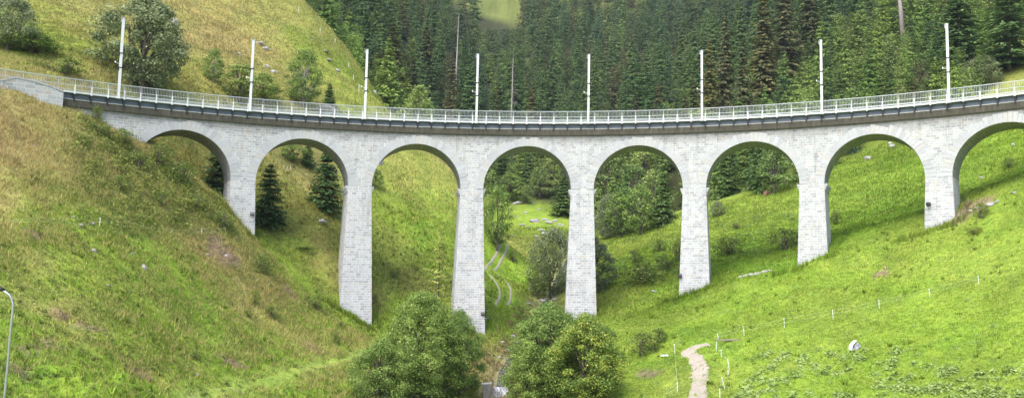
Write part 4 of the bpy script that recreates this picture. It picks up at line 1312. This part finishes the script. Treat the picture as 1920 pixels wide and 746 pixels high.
def rock_mesh(seed, mat, flat=.7):
    import bmesh
    bm = bmesh.new(); bmesh.ops.create_icosphere(bm, subdivisions=2, radius=1)
    rg = random.Random(seed); ax = [Vector((rg.gauss(0, 1), rg.gauss(0, 1), rg.gauss(0, 1))).normalized() for _ in range(9)]
    cut = [rg.uniform(.55, .9) for _ in ax]
    for v_ in bm.verts:
        for a_, c_ in zip(ax, cut):
            d_ = v_.co.dot(a_)
            if d_ > c_: v_.co -= a_ * (d_ - c_) * .9
        v_.co.z *= flat
        v_.co *= 1 + rg.uniform(-.11, .11)
    me = DATA.meshes.new('rock'); bm.to_mesh(me); bm.free(); me.materials.append(mat)
    return me
RM = {'w': [rock_mesh(i, M['rock']) for i in range(5)], 'g': [rock_mesh(20 + i, M['greyrock'], .8) for i in range(4)], 'r': [rock_mesh(40, M['redrock'])]}
def rock(px, py, wpx, hpx, kind, label, group=None):
    g = ground_hit(px, py + hpx * .3)
    o = put(DATA.objects.new('rock', random.choice(RM[kind])))
    d = proj(*g)[2]
    if px < 620 and py > 250: wpx *= .75; hpx *= .75
    o.location = (g[0], g[1], g[2] + hpx * d / F_PX * .02)
    w_ = wpx * d / F_PX / 2; h_ = hpx * d / F_PX / 2
    o.scale = (w_ * 1.12, w_ * .9, h_ * 1.5); o.rotation_euler = (random.uniform(-.3, .3), random.uniform(-.3, .3), random.uniform(-.6, .6))
    tag(o, label, 'rock', group)
for px, py, w_, h_ in [(1388,518,12,7),(1398,516,14,8),(1410,514,13,8),(1422,511,15,9),(1434,508,13,8),(1443,506,9,5)]:
    rock(px, py, w_, h_, 'w', 'pale stone in the long low pile on the meadow between fifth and sixth piers', 'stones in the low pile')
for q in [(137,405,12,7),(150,420,16,9),(172,417,14,8),(147,424,9,6),(164,420,8,5)]: rock(*q, 'w', 'small pale stone near the upper fence posts on the left bank', 'stones near the upper left fence')
rock(175,467,18,11,'w','pale round stone alone on the middle of the left bank')
rock(270,497,14,17,'g','upright grey pointed stone on the left bank')
rock(202,533,11,7,'w','white stone left of the upright grey one, lower on the bank')
rock(245,473,14,7,'w','flat white stone beside a brown clod on the left bank')
rock(389,476,12,8,'w','white stone at the left end of the dirt scar')
rock(424,477,12,8,'w','white stone in the middle of the dirt scar')
rock(605,411,22,16,'g','pale rounded boulder on the slope under the second arch')
rock(370,701,10,6,'w','white stone low on the left bank near the grass track')
rock(63,272,9,7,'w','lone pale stone on the ochre bank at far left')
rock(327,38,16,22,'g','grey rock outcrop above the big willow')
for q in [(488,80,18,10),(499,90,14,10),(500,124,14,9),(513,133,18,10),(448,100,10,8)]:
    rock(*q, 'g', 'grey rock in the outcrop on the grassy hill right of the second mast', 'outcrop on the grassy hill')
for q in [(610,96,14,5),(616,112,14,5),(632,131,15,7),(585,75,6,4),(702,172,10,12)]:
    rock(*q, 'g', 'small grey rock scattered on the grassy slope left of the third mast', 'rocks on the grassy slope')
rock(608,206,50,22,'w','broad whitish rock just behind the railing between second and third masts')
rock(712,298,12,22,'w','white rock at the edge of the dark bush in the third arch')
for q in [(970,380,20,9),(1002,412,24,10),(1022,410,12,8),(1040,412,12,8),(1030,416,18,8),(985,398,10,6),(1012,392,8,5),(1052,420,14,7),(1000,380,8,5),(1015,430,14,6),(978,420,12,5),(1022,436,16,8),(1006,442,12,6),(995,360,30,10),(960,440,8,5),(1045,430,8,6),(968,405,9,4),(990,425,9,5)]:
    rock(*q, 'w', 'pale boulder strewn over the pasture seen through the fourth arch', 'boulders on the rocky pasture')
for q in [(992,541,12,9),(1001,551,13,8),(1018,562,14,9),(1025,559,10,8),(990,568,12,6),(1028,570,9,7),(1012,575,10,6),(1040,560,9,6),(952,655,12,8),(968,640,10,8),(975,665,12,9),(938,668,10,7),(948,682,10,8),(962,628,12,7),(942,640,8,6),(955,700,9,8),(946,715,10,8),(965,700,12,10)]:
    rock(*q, 'w', 'pale stone in the bed of the stream between the two thickets', 'stones in the stream bed')
for q in [(1627,294,14,14),(1674,273,14,9),(1670,268,10,8),(1900,270,7,8),(1840,332,8,6)]: rock(*q, 'w', 'white boulder on the pasture behind the two right arches', 'boulders behind the right arches')
for q in [(1817,394,12,7),(1832,388,14,8),(1858,381,18,7),(1870,377,12,6),(1800,402,10,8),(1845,386,10,5),(1902,360,12,5)]: rock(*q, 'w', 'pale stone in the row running right from the foot of the last pier', 'stones by the last pier')
rock(1254,404,26,14,'r','reddish boulder at the forest edge left of the fifth pier')
rock(1437,360,16,16,'r','orange-brown earth bank between trees in the sixth arch')
rock(1350,296 - 30,10,10,'g','grey stone at the forest edge in the sixth arch')
rock(1228,545,12,5,'w','small flat pale stone right of the fourth pier')
rock(913,596,14,6,'w','flat pale slab at the foot of the third pier')

# --- weir and waterfall
p = Vector((FALL[0], FALL[1], hz1(FALL[0], FALL[1] + .6) + .05)); L = p
root = empty('stone_weir', p); tag(root, 'grey stone and timber weir beside the small waterfall', 'weir')
mb = MB(); mb.box((-1.5, -.5, -2.6), (-.58, .9, .55)); o = mb.build('block', M['greyrock'], root); o.rotation_euler = (0, math.radians(-6), .1)
mb = MB(); mb.bar((-.98, -.62, -1.2), (-.52, -.5, .75), .2); mb.build('timber', M['wood'], root)
mb = MB(); mb.box((-.7, .1, -2.4), (.85, .6, .0)); mb.build('sill', M['greyrock'], root)
mb = MB(); n = 14
for i in range(n + 1):
    x = -.55 + 1.3 * i / n
    for z, y in ((.10, .75), (.08, .12), (-.3, -.02), (-1.1, -.10), (-2.3, -.18)):
        mb.v.append((x, y + .06 * math.sin(i * 2.1 + z * 3), z)); mb.uv.append((x, z))
for i in range(n):
    for k in range(4): mb.f.append((i*5+k, i*5+k+1, (i+1)*5+k+1, (i+1)*5+k))
wf = mb.build('waterfall', M['falls'], None, True); wf.location = p; wf['kind'] = 'structure'

# --- pasture fences
def post(px, pb, pt, label, group, mat='plastic', dx=0, name='fence_post', w_=.03):
    g = ground_hit(px, pb); d = proj(*g)[2]; h = (pb - pt) * d / F_PX
    root = empty(name, g); tag(root, label, 'fence post', group)
    lean = dx * d / F_PX
    mb = MB(); mb.bar((0, 0, -.15), (lean, 0, h), w_); mb.build('stake', M[mat], root)
    mb = MB()
    for t in (.55, .93): mb.box((lean * t - .05, -.045, h * t - .02), (lean * t + .05, .0, h * t + .02))
    mb.build('insulator', M['black' if mat != 'plastic' else 'plastic'], root)
    return Vector(g) + Vector((lean * .93, 0, h * .93)), Vector(g) + Vector((lean * .55, 0, h * .55))
def wires(seqs, name, label):
    root = empty(name, seqs[0][0]); tag(root, label, 'fence wire'); L = Vector(root.location)
    for sq in zip(*seqs):
        mb = MB()
        for a, b in zip(sq[:-1], sq[1:]):
            m_ = (a + b) / 2 - Vector((0, 0, (a - b).length * .012))
            mb.tube([a, m_, b], .004, 4, False)
        o = mb.build('tape', M['wire'], root); o.location = -L
FR = 'white electric fence posts across the right meadow'
fr = [post(1836,532,517,'white fence post nearest the right edge of the photo',FR,dx=-2), post(1744,557,541,'white fence post, second from the right on the meadow line',FR,dx=-2),
      post(1649,578,562,'white fence post above the tilted grey slab',FR,dx=-1), post(1562,598,580,'white fence post left of the tilted slab, on the meadow line',FR,dx=-1),
      post(1471,614,596,'white fence post below the sixth pier on the meadow line',FR,dx=-1), post(1396,629,611,'leaning white post at the fence corner',FR,dx=-3),
      post(1348,638,625,'short white post beside the plank',FR,dx=-3)]
fl = [post(1343,658,640,'white post at the left end of the plank by the path',FR,dx=0), post(1353,671,655,'white post right of the top bend of the path',FR,dx=-1),
      post(1368,692,672,'leaning white post between path and meadow, midway',FR,dx=-4), post(1365,705,694,'short white post behind the leaning one',FR,dx=0),
      post(1360,728,707,'leaning white post low beside the path',FR,dx=-7), post(1350,746,728,'lowest white post beside the path, cut by the photo edge',FR,dx=-1)]
wires([fr[0][:1] + fr[0][1:]] + fr[1:] + fl, 'fence_wire', 'thin pale wires strung between white posts across the right meadow')
FT2 = 'thin posts left of the gravel path'
ft = [post(1266,664,645,'thin pale post at the upper left of the gravel path',FT2,dx=-2,w_=.03), post(1274,652,634,'thin slanting post farther up left of the path',FT2,dx=2,mat='straw',w_=.03),
      post(1270,737,716,'thin pale post left of the gravel path, low',FT2,dx=0,w_=.03), post(1248,746,733,'thin straw-coloured post at the lower edge left of the path',FT2,mat='straw',w_=.03)]
wires([ft[1], ft[0], ft[2], ft[3]], 'fence_wire', 'thin white wire hanging between posts left of the gravel path')
FY = 'yellowish stakes of the second fence on the right meadow'
fy = [post(1320,632,616,'yellowish stake above the gravel path',FY,'straw'), post(1380,617,603,'yellowish stake behind the fence corner',FY,'straw'), post(1578,588,574,'yellowish stake right of the post above the meadow',FY,'straw'),
      post(1680,566,551,'yellowish stake between second and third white posts',FY,'straw'), post(1776,546,530,'yellowish stake near the second white post from right',FY,'straw'), post(1868,520,508,'yellowish stake near the right edge',FY,'straw')]
FU = 'stakes of the upper fence on the left bank'
fu = [post(22,424,410,'yellowish stake at the far left of the upper fence',FU,'straw'), post(70,422,408,'slanting yellowish stake left of the pale stones',FU,'straw',dx=5), post(118,428,408,'yellowish stake just left of the pale stones',FU,'straw',dx=1),
      post(186,426,408,'pale white stake on the left bank beside small stones',FU,dx=1), post(262,436,418,'brown stake right of the white one on the left bank',FU,'wood'), post(321,446,430,'yellowish stake below the bushes on the left bank',FU,'straw'),
      post(378,440,428,'pale stake on the bank left of the leftmost pier',FU,dx=0), post(422,444,426,'yellowish stake nearest the leftmost pier',FU,'straw')]
wires(fu, 'fence_wire', 'thin wire of the upper fence across the left bank')
FB = 'thin posts along the grassy ridge'
for q in [(654,128,118),(662,152,140),(673,172,158),(560,24,12),(600,62,52),(628,82,72)]:
    post(*q, 'thin pale fence post on the skyline of the grassy ridge', FB, 'plastic', w_=.05)
for q in [(538,322,311),(544,322,311)]: post(*q, 'short white post below the dark bush in the second arch', 'short white posts in the second arch')
def slab(px, py, L_, a_, mat, name, label, cat, w_=.12):
    g = ground_hit(px, py); d = proj(*g)[2]; l = L_ * d / F_PX
    mb = MB(); mb.box((-l / 2, -w_, -.05), (l / 2, w_, .09)); o = mb.build(name, mat); o.location = (g[0], g[1], g[2] + .12); o.rotation_euler = (0, math.radians(-a_), .05)
    tag(o, label, cat)
slab(1368, 640, 46, 1, M['wood'], 'plank', 'weathered plank lying level at the fence corner above the path', 'plank')
slab(1246, 669, 13, 2, M['plastic'], 'plank', 'short white board lying in the grass left of the gravel path', 'plank', .14)

# --- tilted grey and white block in the meadow
g = Vector(ground_hit(1602, 655)); d = proj(*g)[2]; k = d / F_PX
root = empty('tilted_block', g); tag(root, 'small tilted grey and white block half sunk in the right meadow', 'block')
mb = MB(); t_ = .09
pl = [(-9, -1), (-7.5, 8), (1, 17), (3, 17.5), (-5.2, 8), (-6.8, -1)]
mb.add([(x * k, -.28, z * k) for x, z in pl] + [(x * k, .32, z * k) for x, z in pl], [tuple(range(6)), tuple(range(11, 5, -1))] + [(i, i + 6, (i+1) % 6 + 6, (i+1) % 6) for i in range(6)])
mb.build('white_cover', M['plastic'], root)
mb = MB()
pl = [(-4.2, -1), (-2.6, 7.5), (3.2, 13.5), (8.5, 11.5), (9.5, 6), (4.5, 1.5), (3.5, -1)]; n = len(pl)
mb.add([(x * k, -.25, z * k) for x, z in pl] + [(x * k * .96, .3, z * k) for x, z in pl], [tuple(range(n)), tuple(range(2*n-1, n-1, -1))] + [(i, i + n, (i+1) % n + n, (i+1) % n) for i in range(n)])
body = mb.build('grey_body', simple('mottled_grey_stone', (.30, .30, .36), .8, var=.75, scale=4.5), root)
mb = MB(); mb.box((-6.3 * k, -.2, 0), (-4.3 * k, .25, 7.5 * k)); mb.build('dark_gap', M['fascia'], root)

# --- street lamp at the lower left
p = atY(3, 746, 38)
base = (p[0] - .02, p[1], hz1(p[0], 38))
root = empty('street_lamp', base); tag(root, 'tall curved grey street lamp at the lower left edge of the photo', 'street lamp')
Lb = Vector(base)
pts = [Vector(base)] + [Vector(atY(px, py, 38)) for px, py in [(8,746),(14,690),(19,630),(23,590),(24.5,572),(22,560),(17,552),(10,547),(3,544)]]
pts[0].x = pts[1].x - (pts[1].z - pts[0].z) * .1
mb = MB(); mb.tube([q - Lb for q in pts], [.08, .054, .051, .049, .047, .045, .044, .042, .04, .038], 12); mb.build('pole', M['lamp'], root, True)
h0 = Vector(atY(3, 543, 38)) - Lb
mb = MB()
mb.tube([h0 + Vector((.12, 0, 0)), h0 + Vector((0, 0, .02)), h0 + Vector((-.2, 0, .07)), h0 + Vector((-.5, 0, .08)), h0 + Vector((-.62, 0, .06))], [.05, .09, .13, .12, .04], 12)
mb.build('lamp_head', M['black'], root, True)
mb = MB(); mb.box((h0.x - .5, h0.y - .08, h0.z - .07), (h0.x - .12, h0.y + .08, h0.z - .045)); mb.build('lamp_glass', M['galv'], root)
mb = MB(); mb.tube([(0, 0, -.1), (0, 0, .9)], .12, 12); mb.build('base_sleeve', M['lamp'], root, True)


hz_m = DATA.materials.new('valley_haze'); hz_m.use_nodes = True; nt_ = hz_m.node_tree; nt_.nodes.clear()
pv = nt_.nodes.new('ShaderNodeVolumePrincipled'); pv.inputs['Color'].default_value = (.80, .88, 1, 1); pv.inputs['Density'].default_value = .00013; pv.inputs['Anisotropy'].default_value = .2
ho = nt_.nodes.new('ShaderNodeOutputMaterial'); nt_.links.new(pv.outputs[0], ho.inputs['Volume'])
mb = MB(); mb.box((GX[0] - 5, GY[0] - 5, float(ZZ.min()) - 1.5), (GX[-1] + 5, GY[-1] + 5, float(ZZ.max()) + 40))
hb = mb.build('haze', hz_m); tag(hb, 'faint blue haze lying over the valley and the far forest', 'haze', kind='stuff')
# ------------------------------------------------------------------ camera, light, sky
cam = DATA.cameras.new('camera'); co = put(DATA.objects.new('camera', cam))
cam.sensor_width = 36; cam.lens = F_PX / 1920 * 36; cam.clip_end = 5000; cam.clip_start = .5
c, s = math.cos(ROLL), math.sin(ROLL)
fw = Vector((0, math.cos(PITCH), math.sin(PITCH))); r0 = Vector((1, 0, 0)); u0 = Vector((0, -math.sin(PITCH), math.cos(PITCH)))
ri = r0 * c + u0 * s; up = u0 * c - r0 * s
mt = Matrix((ri, up, -fw)).transposed().to_4x4()
co.matrix_world = mt
SC.camera = co

SUN_EL, SUN_AZ = math.radians(54), math.radians(212)     # azimuth clockwise from +Y: behind the camera, to its left
w = DATA.worlds.new('World'); SC.world = w; w.use_nodes = True
nt = w.node_tree; nt.nodes.clear()
sky = nt.nodes.new('ShaderNodeTexSky'); sky.sky_type = 'NISHITA'; sky.sun_disc = False
sky.sun_elevation = SUN_EL; sky.sun_rotation = SUN_AZ; sky.air_density = 1.0; sky.dust_density = 3.0; sky.ozone_density = 1.0
bg = nt.nodes.new('ShaderNodeBackground'); bg.inputs[1].default_value = .15
ow = nt.nodes.new('ShaderNodeOutputWorld')
nt.links.new(sky.outputs[0], bg.inputs[0]); nt.links.new(bg.outputs[0], ow.inputs[0])
sl = DATA.lights.new('sun', 'SUN'); sl.energy = 1.4; sl.angle = math.radians(45); sl.color = (1, .975, .95)
so = put(DATA.objects.new('sun', sl))
d = Vector((math.sin(SUN_AZ) * math.cos(SUN_EL), math.cos(SUN_AZ) * math.cos(SUN_EL), math.sin(SUN_EL)))
so.rotation_euler = d.to_track_quat('Z', 'Y').to_euler()
so.location = d * 300
SC.view_settings.view_transform = 'Standard'; SC.view_settings.look = 'None'; SC.view_settings.gamma = 1
SC.view_settings.exposure = 1.26; SC.view_settings.use_curve_mapping = False
SC.cycles.max_bounces = 6; SC.cycles.diffuse_bounces = 3; SC.cycles.transparent_max_bounces = 6
